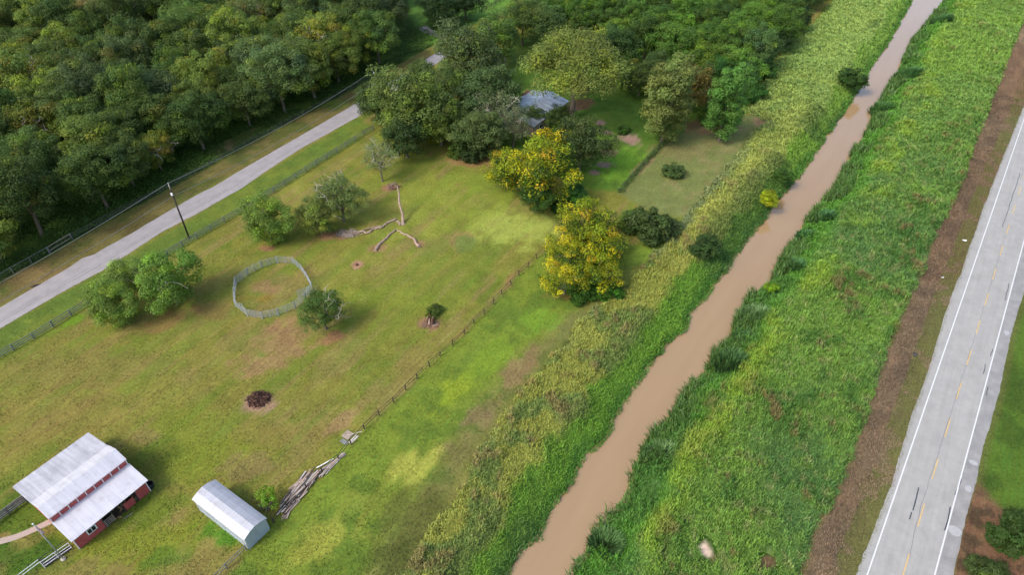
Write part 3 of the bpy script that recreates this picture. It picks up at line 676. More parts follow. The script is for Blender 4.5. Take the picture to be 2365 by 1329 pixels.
tree_px(935, 310, 60, 'dense0', G(60, 86, 36), 'dark evergreen at the pasture corner beside the street fence', name='yard_tree')
tree_px(1015, 275, 64, 'dense1', G(90, 114, 46), 'mid green tree between the pasture corner evergreen and the grey green oak', name='yard_tree')
tree_px(1130, 215, 74, 'dense0', G(74, 102, 50), 'deep bluish green tree left of the silver roofed house', name='yard_tree')
tree_px(1207, 45, 56, 'dense1', G(80, 108, 44), 'leafy tree right of the far clearing, nearest the top edge', name='thicket_tree')
tree_px(1262, 62, 50, 'dense0', G(70, 98, 42), 'darker tree behind the left half of the huge oak', name='thicket_tree')
tree_px(1228, 268, 30, 'dense0', G(76, 102, 46), 'small leafy tree covering the front eave of the silver roof', name='yard_tree')
tree_px(975, 172, 40, 'dense0', G(80, 106, 44), 'small tree over the far street end behind the wide grove tree', name='yard_tree')
tree_px(1045, 205, 62, 'dense1', G(80, 106, 46), 'full green tree in the middle of the grove, behind the evergreen', name='yard_tree')
tree_px(1080, 122, 84, 'dense1', G(78, 100, 52), 'greyish green tree behind the grove, right of the far driveway', name='yard_tree')
tree_px(1146, 84, 62, 'dense1', G(84, 118, 44), 'bright topped tree behind the greyish green tree near the far clearing', name='yard_tree')
tree_px(1150, 262, 60, 'silver', G(112, 128, 84), 'thin silvery tree with bare twigs over the left of the silver roof', name='yard_tree')
tree_px(1108, 305, 60, 'dense0', G(86, 108, 52), 'dusky green tree in front of the silver roof on the left', name='yard_tree')
tree_px(1185, 288, 50, 'silver', G(104, 120, 76), 'small see through grey tree right before the silver roof', name='yard_tree')
tree_px(1290, 270, 34, 'dense1', G(66, 90, 38), 'small dark tree at the front wall corner of the silver roofed house', name='yard_tree')
for px, py, r_, kd, tn, lb in (
    (1500, 522, 52, 'bush0', G(80, 106, 46), 'widest dark green bush right of the big yellow clump'),
    (1462, 508, 34, 'bush1', G(82, 116, 46), 'bright vine covered bush between yellow clump and widest bush'),
    (1548, 528, 30, 'bush0', G(84, 110, 56), 'greyer bush at the canal end of the dark hedge'),
    (1630, 570, 38, 'bush0', G(66, 98, 40), 'dark round bush standing alone among the weeds by the canal'),
    (1330, 455, 34, 'bush1', G(64, 118, 40), 'green creeper mound between the two yellow tree clumps'),
    (1400, 672, 34, 'bush1', G(58, 112, 24), 'bright green skirt of leaves below the big yellow clump'),
    (1345, 680, 32, 'bush0', G(62, 106, 26), 'green undershrub at the lowest corner of the big yellow clump'),
    (1290, 478, 20, 'bush0', G(50, 96, 30), 'small green bush where the inner fence meets the yellow clump'),
    (1060, 345, 26, 'bush1', G(76, 108, 38), 'low green shrub at the shaded top edge of the pasture'),
    (1095, 352, 34, 'bush0', G(60, 82, 34), 'dark low shrub right of the low green shrub at the pasture top'),
    (1000, 322, 14, 'bush1', G(128, 140, 26), 'small yellowish shrub below the pasture corner evergreen'),
    (1775, 457, 23, 'bush1', G(150, 172, 24), 'bright yellow green bush alone on the left canal bank'),
    (1783, 664, 15, 'bush1', G(120, 168, 30), 'small lime bush among reeds on the right canal bank'),
    (1555, 395, 27, 'bush0', G(88, 118, 56), 'lone round grass clump in the rough field'),
    (1968, 180, 34, 'bush0', G(66, 102, 36), 'green bush overhanging the far left canal bank'),
    (1810, 405, 22, 'bush0', G(70, 112, 34), 'olive green bush on the left bank upstream of the yellow bush'),
    (1440, 300, 16, 'bush1', G(74, 118, 40), 'small weedy clump between two garden beds'),
    (1000, 718, 19, 'bush1', G(88, 114, 38), 'small fresh green shrub growing out of the split stump'),
    (2350, 1235, 62, 'bush0', G(64, 96, 32), 'large dark bush beyond the road in the lower right corner'),
    (2285, 1325, 40, 'bush1', G(72, 98, 40), 'low bush at the bottom edge right of the road'),
):
    tree_px(px, py, r_, kd, tn, lb, 'bush', name='bush', sq=.8 if r_ < 40 else 1)
tree_px(616, 1150, 30, 'sapling', G(104, 150, 24), 'thin lime leaved shrub between the grey shed and the board pile', 'sapling', name='sapling')

# ------------------------------------------------------------------ the two woods, tree by tree
ORD = ['first','second','third','fourth','fifth','sixth','seventh','eighth','ninth','tenth','eleventh','twelfth','thirteenth','fourteenth','fifteenth','sixteenth','seventeenth','eighteenth','nineteenth','twentieth','twenty-first','twenty-second','twenty-third','twenty-fourth', 'twenty-fifth', 'twenty-sixth', 'twenty-seventh', 'twenty-eighth', 'twenty-ninth', 'thirtieth']
def in_view(x, y, z, mpx=60):
    yy = y * _c - (z - H) * _s if False else None
    dx, dy, dz = x, y, z - H
    dep = dy * _c - dz * _s; up = dy * _s + dz * _c
    if dep < 1: return None
    px = 1182.5 + dx / dep * FOC; py = 664.5 - up / dep * FOC
    return px, py
fline = line2(F_far)
row_no = 0
palette = [(70, 92, 40, 'mid green'), (70, 90, 38, 'deep green'), (82, 100, 46, 'olive green'), (80, 98, 54, 'grey green'), (92, 108, 44, 'yellowish green'), (62, 84, 34, 'dark green')]
wood_r = random.Random(5)
rows = []
t0 = 5.5
while t0 < 175:
    row = []; s0 = -30 + wood_r.uniform(0, 5)
    while s0 < 300:
        s_ = s0 + wood_r.uniform(-1.8, 1.8)
        tt = along(fline, s_) - t0 + wood_r.uniform(-2, 2); x, y = XS(s_, tt)
        s0 += wood_r.uniform(7.6, 10.4)
        v_ = in_view(x, y, 7)
        if v_ is None: continue
        px, py = v_
        if not (-260 < px < 1000 and -110 < py < 640): continue
        if px > 905 and py < 240: continue
        if (px - 355) ** 2 / 40 ** 2 + (py - 60) ** 2 / 34 ** 2 < 1: continue       # opening at the white fence
        if (px - 250) ** 2 / 34 ** 2 + (py - 225) ** 2 / 20 ** 2 < 1: continue      # dead brown tree stands here
        row.append((px, x, y))
    if row: rows.append(sorted(row))
    t0 += wood_r.uniform(8.0, 9.6)
wood_n = 0
for ri, row in enumerate(rows):
    for ci, (px, x, y) in enumerate(row):
        c = wood_r.choice(palette); k = wood_r.uniform(1.15, 1.55)
        kd = 'pecan_bare' if wood_r.random() < .2 else 'pecan%d' % wood_r.randrange(5)
        if px < 300 and ri > 9 and wood_r.random() < .4: c = (118, 116, 42, 'yellowed')
        big = wood_r.uniform(.82, 1.28) * (1.0 if ri else .9)
        lab = '%s%s pecan tree, %s from left in the %s row behind the street' % ('twiggy ' if kd == 'pecan_bare' else '', c[3], ORD[ci], ORD[ri])
        put_tree(x, y, big, kd, C(c[0] * k, c[1] * k, c[2] * k), lab, group='pecan trees of the wood beyond the street', name='pecan_tree', sq=wood_r.uniform(.9, 1.15)); wood_n += 1
tree_px(200, 40, 55, 'pecan2', G(150, 140, 78), 'straw yellow tree near the top edge left of the white fence', name='pecan_tree')
# the thicket at the upper right, in rows running across the picture
rows = []; yy = 163.0
edge = [(1175, 95), (1235, 60), (1440, 95), (1480, 130), (1640, 150), (1730, 190), (1775, 130), (1850, 60), (1905, 8), (1960, -60)]
while yy < 285:
    row = []; xx = -6.0
    while xx < 150:
        x = xx + wood_r.uniform(-2, 2); y = yy + wood_r.uniform(-2.5, 2.5); xx += wood_r.uniform(6.6, 9.2)
        px, py = in_view(x, y, 6.0); bpx, bpy_ = in_view(x, y, 0)
        if not (-120 < py) or px > 1960: continue
        s_, t_ = ST(x, y)
        if t_ > along(LW, s_) - 3.2: continue
        if px < 1225: continue
        if py > 165: continue
        if px < 1230 and py > 60: continue
        if px < 1480 and py > 60: continue
        if px < 1560 and py > 120: continue
        if px < 1185 and py > 30: continue
        row.append((px, x, y))
    if row: rows.append(sorted(row))
    yy += 8.2
pal2 = [(72, 100, 38, 'mid green'), (62, 86, 34, 'dark green'), (82, 108, 56, 'grey green'), (84, 118, 44, 'bright green'), (90, 116, 40, 'yellow green')]
for ri, row in enumerate(rows):
    for ci, (px, x, y) in enumerate(row):
        c = wood_r.choice(pal2); k = wood_r.uniform(1.15, 1.4)
        kd = wood_r.choice(['dense0', 'dense1', 'pecan0', 'pecan3', 'column', 'dense1'])
        put_tree(x, y, wood_r.uniform(.78, 1.08), kd, C(c[0] * k, c[1] * k, c[2] * k), '%s thicket tree behind the oak, %s from the left in the %s row back' % (c[3], ORD[ci], ORD[ri]), group='trees of the thicket left of the canal', name='thicket_tree', sq=wood_r.uniform(.8, 1.05)); wood_n += 1
# thicket edge: vine-hung bushes and small trees spilling to the weeds
for i, (px, py, r_, kd, tn) in enumerate(((1480, 180, 42, 'dense1', (76, 98, 40)), (1520, 150, 40, 'dense0', (70, 98, 44)), (1660, 170, 46, 'dense1', (56, 104, 38)), (1720, 175, 42, 'dense0', (60, 98, 40)), (1760, 120, 40, 'dense1', (58, 100, 36)), (1735, 215, 30, 'bush1', (64, 118, 40)), (1800, 90, 34, 'dense0', (44, 72, 30)), (1845, 45, 32, 'dense0', (40, 62, 28)), (1760, 160, 30, 'bush1', (70, 118, 40)), (1010, 18, 46, 'dense0', (46, 74, 30)), (1075, 5, 40, 'dense0', (44, 72, 30)), (1415, 110, 60, 'dense1', (60, 92, 40)), (1435, 160, 36, 'pecan1', (84, 104, 38)))):
    labs = ('olive tree peeping out between the oak and the pale upright tree', 'grey green tree behind the pale upright tree', 'vine hung tree right of the bronze brown tree', 'leafy tree behind the vine smothered tree', 'vine hung tree where the thicket steps back from the weeds', 'vine heap at the thicket foot right of the vine smothered tree', 'dark thicket tree bordering the upper weed bank', 'darkest thicket tree, last before the top edge by the weeds', 'bright vine heap spilling from the thicket onto the weeds', 'dark tree standing in the far clearing, left of its partner', 'right hand dark tree in the far clearing at the top edge', 'green tree directly behind the right half of the huge oak', 'small olive tree at the right flank of the huge oak')[i]
    tree_px(px, py, r_, kd, G(*tn), labs, 'bush' if kd[:4] == 'bush' else 'tree', name='thicket_bush' if kd[:4] == 'bush' else 'thicket_tree')

# dead brown tree in the wood
def dead_tree(px, py, h, rad, n, mat, name, label, seed):
    r = np.random.default_rng(seed); b = P(px, py, 0); o = empty(name, b, label, 'tree'); t = MB(); top = b + (0, 0, h * .55)
    t.tube(limb_points(b, top, r, .05), np.linspace(.3, .16, 5), 7); t.build('trunk', M_bark, o)
    t = MB()
    for i in range(n):
        a = r.random() * 2 * pi; e = b + (cos(a) * rad * r.uniform(.5, 1), sin(a) * rad * r.uniform(.5, 1), h * r.uniform(.55, 1.05)); pl = limb_points(b + (top - b) * r.uniform(.5, 1), e, r, .15, 5); t.tube(pl, np.linspace(.11, .03, 6), 4)
        for j in (2, 3, 3, 4, 4, 5, 5):
            e = pl[j] + unit(r.normal(size=(1, 3)) + (0, 0, .2))[0] * r.uniform(.7, 1.7); t.tube(limb_points(pl[j], e, r, .2, 3), [.05, .04, .035, .02], 4)
            for q in range(2): t.tube([e, e + r.normal(size=3) * .4], [.03, .02], 4)
    t.build('branches', mat, o)
dead_tree(258, 232, 10.5, 5.2, 26, plain('brown_twigs', C(128, 112, 96), C(160, 146, 130), 2, .9), 'dead_tree', 'leafless brown grey tree among green crowns, upper left', 5)

# ------------------------------------------------------------------ weeds on both banks (nobody could count them)
def scatter(smin, smax, tfun_a, tfun_b, dens_near, dens_far, r):
    out = []
    for s0 in np.arange(smin, smax, 4.0):
        a = min(tfun_a(s0), tfun_a(s0 + 4)) - 1.5; b = max(tfun_b(s0), tfun_b(s0 + 4)) + 1.5
        y = XY(s0, (a + b) / 2)[1]; f = np.clip((y - 40) / 150, 0, 1); n = int((b - a) * 4 * (dens_near * (1 - f) + dens_far * f))
        out.append(np.c_[r.uniform(s0, s0 + 4, n), r.uniform(a, b, n)])
    return np.concatenate(out)
def visible(x, y, m=120):
    dep = y * _c + H * _s; up = y * _s - H * _c
    px = 1182.5 + x / dep * FOC; py = 664.5 - up / dep * FOC
    return (px > -m) & (px < 2365 + m) & (py > -m) & (py < 1329 + m * 2)
r = np.random.default_rng(77)
def bank(side):
    if side == 'L':
        a, b = (lambda s: along(LW, s)), (lambda s: along(LL, s))
    else:
        a, b = (lambda s: along(LR, s)), (lambda s: along(LV, s))
    st = scatter(20, 300, a, b, 85, 30, r); s_, t_ = st[:, 0], st[:, 1]; x, y = XY(s_, t_)
    k = visible(x, y); s_, t_, x, y = s_[k], t_[k], x[k], y[k]
    n3 = fbm(x, y, 1.5, 41, 3); n5 = fbm(x, y, 4.5, 43, 3); n20 = fbm(x, y, 16, 45, 3)
    if side == 'L':
        wob_ = (n3 - .5) * 2.4; inn = t_ - along(LW, s_) + wob_; wat = along(LL, s_) - t_
    else:
        wob_ = (n3 - .5) * 1.6; inn = along(LV, s_) - t_ + wob_; wat = t_ - along(LR, s_)
    k = (inn > 0) & (wat > -.35 + (n3 - .5) * 1.2)
    hole = np.zeros(len(x), bool)
    if side == 'R':
        for hx, hy, hw, hh in ((1633, 1275, 1.0, 1.8), (1772, 1305, 1.0, 1.3)):
            c = P(hx, hy, 0); hole |= ((x - c[0]) / hw) ** 2 + ((y - c[1]) / hh) ** 2 < 1 + (n3 - .5) * 3 + (r.random(len(x)) - .5) * .8
        k &= ~hole
    return [q[k] for q in (s_, t_, x, y, n3, n5, n20, inn, wat)]
def weed_colors(side, s_, x, y, n3, n5, n20, inn, wat, r):
    n = len(x); c = np.zeros((n, 3)); farf = sstep(y, 90, 190)
    def mx(col_, f): f = np.clip(f, 0, 1)[:, None]; c[:] = c * (1 - f) + col_ * f
    if side == 'L':
        c[:] = C(150, 162, 66); mx(C(118, 144, 64), sstep(n5, .48, .6)); mx(C(172, 182, 80), sstep(n20, .5, .62) * .6)
        mx(C(146, 126, 78), sstep(n3 * .5 + n5 * .5, .56, .66) * .6 * (1 - farf * .7) * sstep(wat, 4, 6)); mx(C(142, 178, 84), farf * .8)
        mx(C(116, 138, 86), (1 - sstep(inn, .6, 2.2)) * (1 - farf) * sstep(n20, .4, .6) * .9)
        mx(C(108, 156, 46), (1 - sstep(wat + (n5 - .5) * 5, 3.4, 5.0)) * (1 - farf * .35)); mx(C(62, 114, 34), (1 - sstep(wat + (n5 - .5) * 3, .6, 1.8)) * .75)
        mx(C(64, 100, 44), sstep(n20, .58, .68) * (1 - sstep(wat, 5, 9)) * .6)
    else:
        c[:] = C(100, 142, 58); mx(C(88, 130, 60), sstep(n20, .45, .6) * .8); mx(C(120, 162, 56), sstep(1 - n20, .5, .62) * .5)
        mx(C(72, 118, 44), sstep(n5, .52, .62) * .7); mx(C(120, 162, 58), sstep(n3, .56, .68) * .4)
        mx(C(124, 108, 68), sstep(n5 * .5 + n3 * .5, .61, .7) * .8); mx(C(142, 152, 88), sstep(vn(x, y, .9, 63), .72, .85) * .5)
        strip_ = np.exp(-((wat - 7 - (n20 - .5) * 9) / 2.4) ** 2); mx(C(146, 182, 54), strip_ * sstep(n5, .38, .6) * .7); mx(C(132, 172, 66), farf * .45)
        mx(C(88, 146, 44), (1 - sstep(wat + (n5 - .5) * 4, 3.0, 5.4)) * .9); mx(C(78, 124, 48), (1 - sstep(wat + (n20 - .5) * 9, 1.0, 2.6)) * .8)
    c *= np.array((1.03, .95, 1.12)) * 1.44 * r.uniform(.7, 1.3, n)[:, None] * (1 + r.normal(size=(n, 1)) * np.array((.06, 0, -.05)))
    return np.clip(c, .002, 1)
def canopy(side, x, y, n3, n5, n20, inn, wat):
    edge = sstep(inn, 0, 1.2)
    if side == 'L': h = .25 + 1.1 * sstep(n3 * .55 + n5 * .45, .3, .72); h = h * (.45 + .55 * sstep(wat, 1.5, 5))
    else: h = .35 + 1.35 * sstep(n3 * .5 + n5 * .5, .3, .7)
    h = h * (.72 + .56 * vn(x, y, .55, 47))
    return h * (.25 + .75 * edge)
for side, nm in (('L', 'weeds'), ('R', 'weeds')):
    s_, t_, x, y, n3, n5, n20, inn, wat = bank(side); n = len(x); h = canopy(side, x, y, n3, n5, n20, inn, wat); gz = ground_z(x, y)
    colr = weed_colors(side, s_, x, y, n3, n5, n20, inn, wat, r); farf = sstep(y, 60, 200)
    ty = r.random(n); lf = ty < .5; bl = ~lf
    z = gz + h * (.45 + .55 * r.random(n) ** .6)
    nl = lf.sum(); N = unit(r.normal(size=(nl, 3)) * .55 + (0, 0, .9)); L = (.16 + .2 * r.random(nl)) * (1 + farf[lf] * .8)
    V1, F1 = rhombs(np.c_[x, y, z][lf], N, L, L * .42, r)
    nb_ = bl.sum(); an = r.random(nb_) * 2 * pi; ln = r.uniform(.15, .5, nb_); base = np.c_[x, y, gz + h * .4][bl]
    V2, F2, F3 = blades(base, np.c_[np.cos(an), np.sin(an)] * ln[:, None] * 1.2, h[bl] * .6 + r.uniform(0, .35, nb_), (.045 + .05 * r.random(nb_)) * (1 + farf[bl] * 1.4), r)
    V = np.concatenate((V1, V2)); cc = np.concatenate((np.repeat(colr[lf], 4, 0), np.repeat(colr[bl], 5, 0)))
    # canopy sheet just under the leaves
    ss = np.arange(22, 290, .5); tt = np.linspace(-1, 1, 60) if side == 'L' else np.linspace(-1, 1, 80)
    SS, Q = np.meshgrid(ss, (tt + 1) / 2)
    a_ = along(LW, SS.ravel()) if side == 'L' else along(LR, SS.ravel()); b_ = along(LL, SS.ravel()) if side == 'L' else along(LV, SS.ravel())
    TT = a_ * (1 - Q.ravel()) + b_ * Q.ravel(); cx, cy = XY(SS.ravel(), TT); m3 = fbm(cx, cy, 1.5, 41, 3); m5 = fbm(cx, cy, 4.5, 43, 3); m20 = fbm(cx, cy, 16, 45, 3)
    if side == 'L': ci_ = TT - a_ + (m3 - .5) * 2.4 - .3; cw = b_ - TT
    else: ci_ = b_ - TT + (m3 - .5) * 1.6 - .3; cw = TT - a_
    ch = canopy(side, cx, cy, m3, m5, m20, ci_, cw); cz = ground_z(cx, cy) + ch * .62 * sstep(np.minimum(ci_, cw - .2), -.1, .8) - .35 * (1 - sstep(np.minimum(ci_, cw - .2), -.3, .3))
    if side == 'R':
        for hx, hy, hw, hh in ((1633, 1275, 1.3, 2.3), (1772, 1305, 1.3, 1.6)):
            c = P(hx, hy, 0); cz = np.where(((cx - c[0]) / hw) ** 2 + ((cy - c[1]) / hh) ** 2 < 1, -.4, cz)
    cvc = weed_colors(side, SS.ravel(), cx, cy, m3, m5, m20, ci_, cw, r) * .55  # leaf colours darkened, painting shade into the gaps between the leaves
    na, nbb = len(tt), len(ss); i2 = (np.arange(na - 1)[:, None] * nbb + np.arange(nbb - 1)[None]).ravel(); F4 = np.stack((i2, i2 + 1, i2 + nbb + 1, i2 + nbb), 1)
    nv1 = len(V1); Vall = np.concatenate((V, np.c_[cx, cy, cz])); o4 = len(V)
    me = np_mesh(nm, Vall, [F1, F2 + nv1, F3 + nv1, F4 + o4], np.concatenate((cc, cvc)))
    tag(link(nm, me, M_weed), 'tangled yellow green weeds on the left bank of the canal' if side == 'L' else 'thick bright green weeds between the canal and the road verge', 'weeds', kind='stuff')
# reeds along the right water edge
n = 26000; s_ = r.uniform(22, 260, n); d_ = r.random(n) ** 1.3 * 3.4 - .5; t_ = along(LR, s_) + d_; x, y = XY(s_, t_)
dens = fbm(s_, s_ * 0 + 3, 5.5, 51, 3); k = visible(x, y) & (dens + (2.2 - d_) * .06 > .56 + .03 * r.normal(size=n)); s_, t_, x, y, d_ = s_[k], t_[k], x[k], y[k], d_[k]; n = len(x)
an = np.where(r.random(n) < .65, math.atan2(-CN[1], -CN[0]) + r.normal(size=n) * .9, r.random(n) * 6.28); ln = r.uniform(.5, 1.3, n)
V1, F1, F2 = blades(np.c_[x, y, ground_z(x, y)], np.c_[np.cos(an), np.sin(an)] * ln[:, None], r.uniform(1.1, 2.3, n), (.07 + .07 * r.random(n)) * (1 + sstep(y, 60, 200)), r)
cc = C(98, 134, 60) * r.uniform(.6, 1.5, n)[:, None] * (1 + r.normal(size=(n, 1)) * (.1, 0, .12)); pale = r.random(n) < .12; cc[pale] = C(120, 158, 96) * r.uniform(.8, 1.2, pale.sum())[:, None]
tag(link('reeds', np_mesh('reeds', V1, [F1, F2], np.repeat(np.clip(cc, 0, 1), 5, 0)), M_weed), 'dark green reeds leaning over the right edge of the canal water', 'reeds', kind='stuff')
# distinct reed clumps on the right bank
def clump(px, py, rad, h, colr, label, n=1500, name='reed_clump'):
    n = 900
    c = P(px, py, .8); gzc = float(ground_z(np.array([c[0]]), np.array([c[1]]))[0]); c[2] = gzc; o = empty(name, c, label, 'reeds')
    a = r.random(n) * 2 * pi; q = np.sqrt(r.random(n)) * rad * .7; bx, by = q * np.cos(a), q * np.sin(a); out = .35 + q / rad
    gz = ground_z(bx + c[0], by + c[1]) - gzc; a2 = a + r.normal(size=n) * .5
    V, F, F3_ = blades(np.c_[bx, by, gz], np.c_[np.cos(a2), np.sin(a2)] * (out * r.uniform(.4, 1.1, n))[:, None], h * r.uniform(.6, 1.1, n) * (1.1 - .4 * q / rad), .10 + .08 * r.random(n), r)
    cc = colr * r.uniform(.5, 1.8, n)[:, None]; link('blades', np_mesh('blades', V, [F, F3_], np.repeat(np.clip(cc, 0, 1), 5, 0)), M_weed, o)
for a_ in ((1745, 712, 2.6, 2.2, C(112, 146, 88), 'grey green reed clump on the right bank below the lime bush'), (1688, 826, 2.8, 2.6, C(74, 112, 58), 'big dark reed clump at the sharp bend of the right bank'),
           (1868, 528, 2.2, 2.0, C(66, 112, 66), 'dark reed clump on the right bank above the narrow bend'), (1905, 487, 2.4, 2.0, C(72, 118, 66), 'dark reed clump next upstream on the right bank'),
           (1720, 760, 1.8, 1.8, C(84, 130, 72), 'small reed clump between the grey green clump and the bend'), (2100, 165, 4.2, 2.8, C(78, 122, 62), 'round reed clump on the far right bank opposite the overhanging bush'),
           (2175, 40, 4.0, 2.6, C(76, 118, 62), 'farthest reed clump on the right bank near the top edge'), (2040, 235, 3.4, 2.4, C(74, 118, 56), 'spreading reed clump midway up the right bank'),
           (1530, 1030, 2.2, 2.2, C(110, 144, 86), 'grey tinged reed clump on the right bank in the lower middle'), (1400, 1240, 2.4, 2.2, C(90, 126, 68), 'lowest reed clump on the right bank near the bottom edge'),
           (1840, 600, 1.8, 1.8, C(80, 126, 70), 'reed clump hanging over the right water edge at the straight stretch')):
    clump(*a_[:4], a_[4], a_[5])
# low plants on the wood floor just inside the far fence
n = 60000; s_ = r.uniform(-30, 150, n); t_ = along(fline, s_) - .4 - r.random(n) ** 1.2 * 13; x, y = XS(s_, t_); k = visible(x, y) & (fbm(x, y, 4, 91) > .40); x, y = x[k], y[k]; n = len(x)
V1, F1 = rhombs(np.c_[x, y, r.uniform(.05, .6, n)], unit(r.normal(size=(n, 3)) * .5 + (0, 0, 1)), r.uniform(.25, .5, n), r.uniform(.12, .24, n), r)
cc = C(84, 118, 44) * r.uniform(.6, 1.5, n)[:, None]
tag(link('undergrowth', np_mesh('undergrowth', V1, [F1], np.repeat(cc, 4, 0)), M_weed), 'dark green undergrowth on the shaded wood floor behind the street fence', 'undergrowth', kind='stuff')
# short tufts all through the mown grass, coloured like the turf they grow in
n = 330000; px_ = r.uniform(-300, 2425, n); py_ = 1620 - 1620 * r.random(n) ** 1.05
u_ = (px_ - 1182.5) / FOC; v_ = (py_ - 664.5) / FOC; t_ = H / (_s + v_ * _c); x = u_ * t_; y = (_c - v_ * _s) * t_
s_, tq = ST(x, y); a1_, b1_ = XS(0, 0); su_, tu_ = TS(x, y)
ok = ((tq < along(LW, s_) - .1) | (tq > along(R2, s_) + .15)) & ~((tu_ > along(U1, su_) - .1) & (tu_ < along(U2, su_) + .1)) & (y < 190)
for a_, b_ in zip(PATH[:-1], PATH[1:]):
    ex, ey = b_ - a_; tt_ = np.clip(((x - a_[0]) * ex + (y - a_[1]) * ey) / (ex * ex + ey * ey), 0, 1); ok &= np.hypot(x - a_[0] - ex * tt_, y - a_[1] - ey * tt_) > .5
ix = np.clip(np.searchsorted(gx, x), 0, len(gx) - 1); iy = np.clip(np.searchsorted(gy, y), 0, len(gy) - 1)
x, y, gc_ = x[ok], y[ok], col[(iy * len(gx) + ix)[ok]]; dn_ = fbm(x, y, 2.2, 97, 3); kk = dn_ + .12 * r.normal(size=len(x)) > .46; x, y, gc_ = x[kk], y[kk], gc_[kk]; n = len(x)
V1, F1 = rhombs(np.c_[x, y, r.uniform(.03, .11, n)], unit(r.normal(size=(n, 3)) * .7 + (0, 0, .8)), r.uniform(.10, .26, n), r.uniform(.05, .13, n), r)
cc = gc_ * r.uniform(.62, 1.4, n)[:, None] * (1 + r.normal(size=(n, 1)) * (.07, .02, .05))
tag(link('grass_tufts', np_mesh('grass_tufts', V1, [F1], np.repeat(np.clip(cc, 0, 1), 4, 0)), M_weed), 'short tufts of grass growing through the mown pasture', 'grass', kind='stuff')
# coarse dry tufts on the road verge and short tufts through the mown grass
n = 70000; s_ = r.uniform(22, 200, n); tv_ = along(LV, s_); t_ = tv_ - .6 + r.random(n) ** .9 * (along(R1, s_) - tv_ + .9); x, y = XY(s_, t_); k = visible(x, y); x, y, s_, t_ = x[k], y[k], s_[k], t_[k]; n = len(x)
an = r.random(n) * 6.28; V1, F1, F2 = blades(np.c_[x, y, np.zeros(n)], np.c_[np.cos(an), np.sin(an)] * r.uniform(.1, .3, n)[:, None], r.uniform(.08, .3, n) * (.3 + sstep(along(R1, s_) - t_, .5, 3)), .03 + .04 * r.random(n), r)
w = fbm(x, y, 3, 95)[:, None]; g_ = (along(R1, s_) - t_ < 2.4)[:, None] & (w > .45)
cc = np.where(g_, C(124, 128, 70), np.where(w + .1 * r.normal(size=w.shape) > .52, C(126, 108, 88), C(160, 136, 108))) * r.uniform(.7, 1.35, n)[:, None]
tag(link('dry_grass', np_mesh('dry_grass', V1, [F1, F2], np.repeat(cc, 5, 0)), M_weed), 'dead brown brush and grass on the verge beside the road', 'grass', kind='stuff')

# ------------------------------------------------------------------ barn
e = np.array((.557, .830, 0)); nn = np.array((.830, -.557, 0)); UPV = np.array((0, 0, 1.))
B0 = P(185, 1270, 0)
def bp(a, b, z): return B0 + e * a + nn * b + UPV * z
barn = empty('barn', B0, 'red barn with white metal roofs and a red strip between two roof levels', 'barn')
def slab(a0, a1, b0, z0, b1, z1, th, name, mat, parent=barn, f=None):
    f = f or bp
    mb = MB(); q = [f(a0, b0, z0), f(a1, b0, z0), f(a1, b1, z1), f(a0, b1, z1)]; w = [p - UPV * th for p in q]
    mb.add(q + w, [(0, 1, 2, 3), (7, 6, 5, 4), (0, 4, 5, 1), (1, 5, 6, 2), (2, 6, 7, 3), (3, 7, 4, 0)]); return mb.build(name, mat, parent)
slab(-.25, 9.5, .5, 2.5, -2.985, 3.24, .07, 'lower_front_roof', M_roof_new)
slab(-.25, 9.5, -2.92, 4.12, -4.7, 4.85, .08, 'upper_roof', M_roof_new)
slab(-.25, 9.5, -4.7, 4.85, -6.9, 3.95, .08, 'upper_roof', M_roof_new)
slab(-.25, 9.5, -6.6, 3.72, -12.3, 2.55, .07, 'rear_lean_to_roof', M_roof_old)
MB().box(bp(-.15, -3.08, 3.25), e * 9.5, nn * .1, UPV * .9).build('clerestory_wall', M_red, barn)
for i in range(10): MB().box(bp(-.18 + i * 1.053, -2.975, 3.26), e * .1, nn * .03, UPV * .84).build('clerestory_batten', M_white, barn)
MB().box(bp(0, -.1, 0), e * 3.3, nn * .1, UPV * 2.42).build('front_wall', M_red, barn); MB().box(bp(7.75, -.1, 0), e * 1.5, nn * .1, UPV * 2.42).build('front_wall', M_red, barn)
MB().box(bp(6.0, -.02, .1), e * 1.25, nn * .07, UPV * 1.25).build('half_door', M_red, barn)
wf = MB().box(bp(1.45, .002, 1.0), e * 1.15, nn * .06, UPV * .95).build('window_frame', M_white, barn)
g1 = MB()
g1.box(bp(1.58, .063, 1.12), e * .40, nn * .02, UPV * .70).box(bp(2.06, .063, 1.12), e * .40, nn * .02, UPV * .70)
go = g1.build('pane', M_glass); go.parent = wf; go.location = (-B0[0] , -B0[1], -B0[2])
def gable(a, sgn):
    m_ = MB(); q = [bp(a, -.1, 0), bp(a, -.1, 2.5), bp(a, -3.0, 3.2), bp(a, -3.0, 3.9), bp(a, -4.7, 4.7), bp(a, -6.7, 3.85), bp(a, -6.7, 3.55), bp(a, -12.0, 2.5), bp(a, -12.0, 0)]
    w = [p + e * .1 for p in q]; n_ = len(q)
    m_.add(q + w, [tuple(range(n_)), tuple(range(2 * n_ - 1, n_ - 1, -1))] + [(i, i + n_, (i + 1) % n_ + n_, (i + 1) % n_) for i in range(n_)]); m_.build('end_wall', M_red, barn)
gable(0.0, -1); gable(9.15, 1)
MB().box(bp(.1, -12.0, 0), e * 9.05, nn * .1, UPV * 2.4).build('rear_wall', M_red, barn)
for a_ in (-.05, 9.2): MB().box(bp(a_, -.12, 0), e * .09, nn * .16, UPV * 2.4).build('corner_trim', M_white, barn)
MB().box(bp(.1, -11.9, .012), e * 9.0, nn * 11.8, UPV * .03).build('earth_floor', M_floor, barn)
MB().box(bp(.1, -3.2, 0), e * 9.0, nn * .08, UPV * 2.2).build('stall_wall', M_rot, barn)
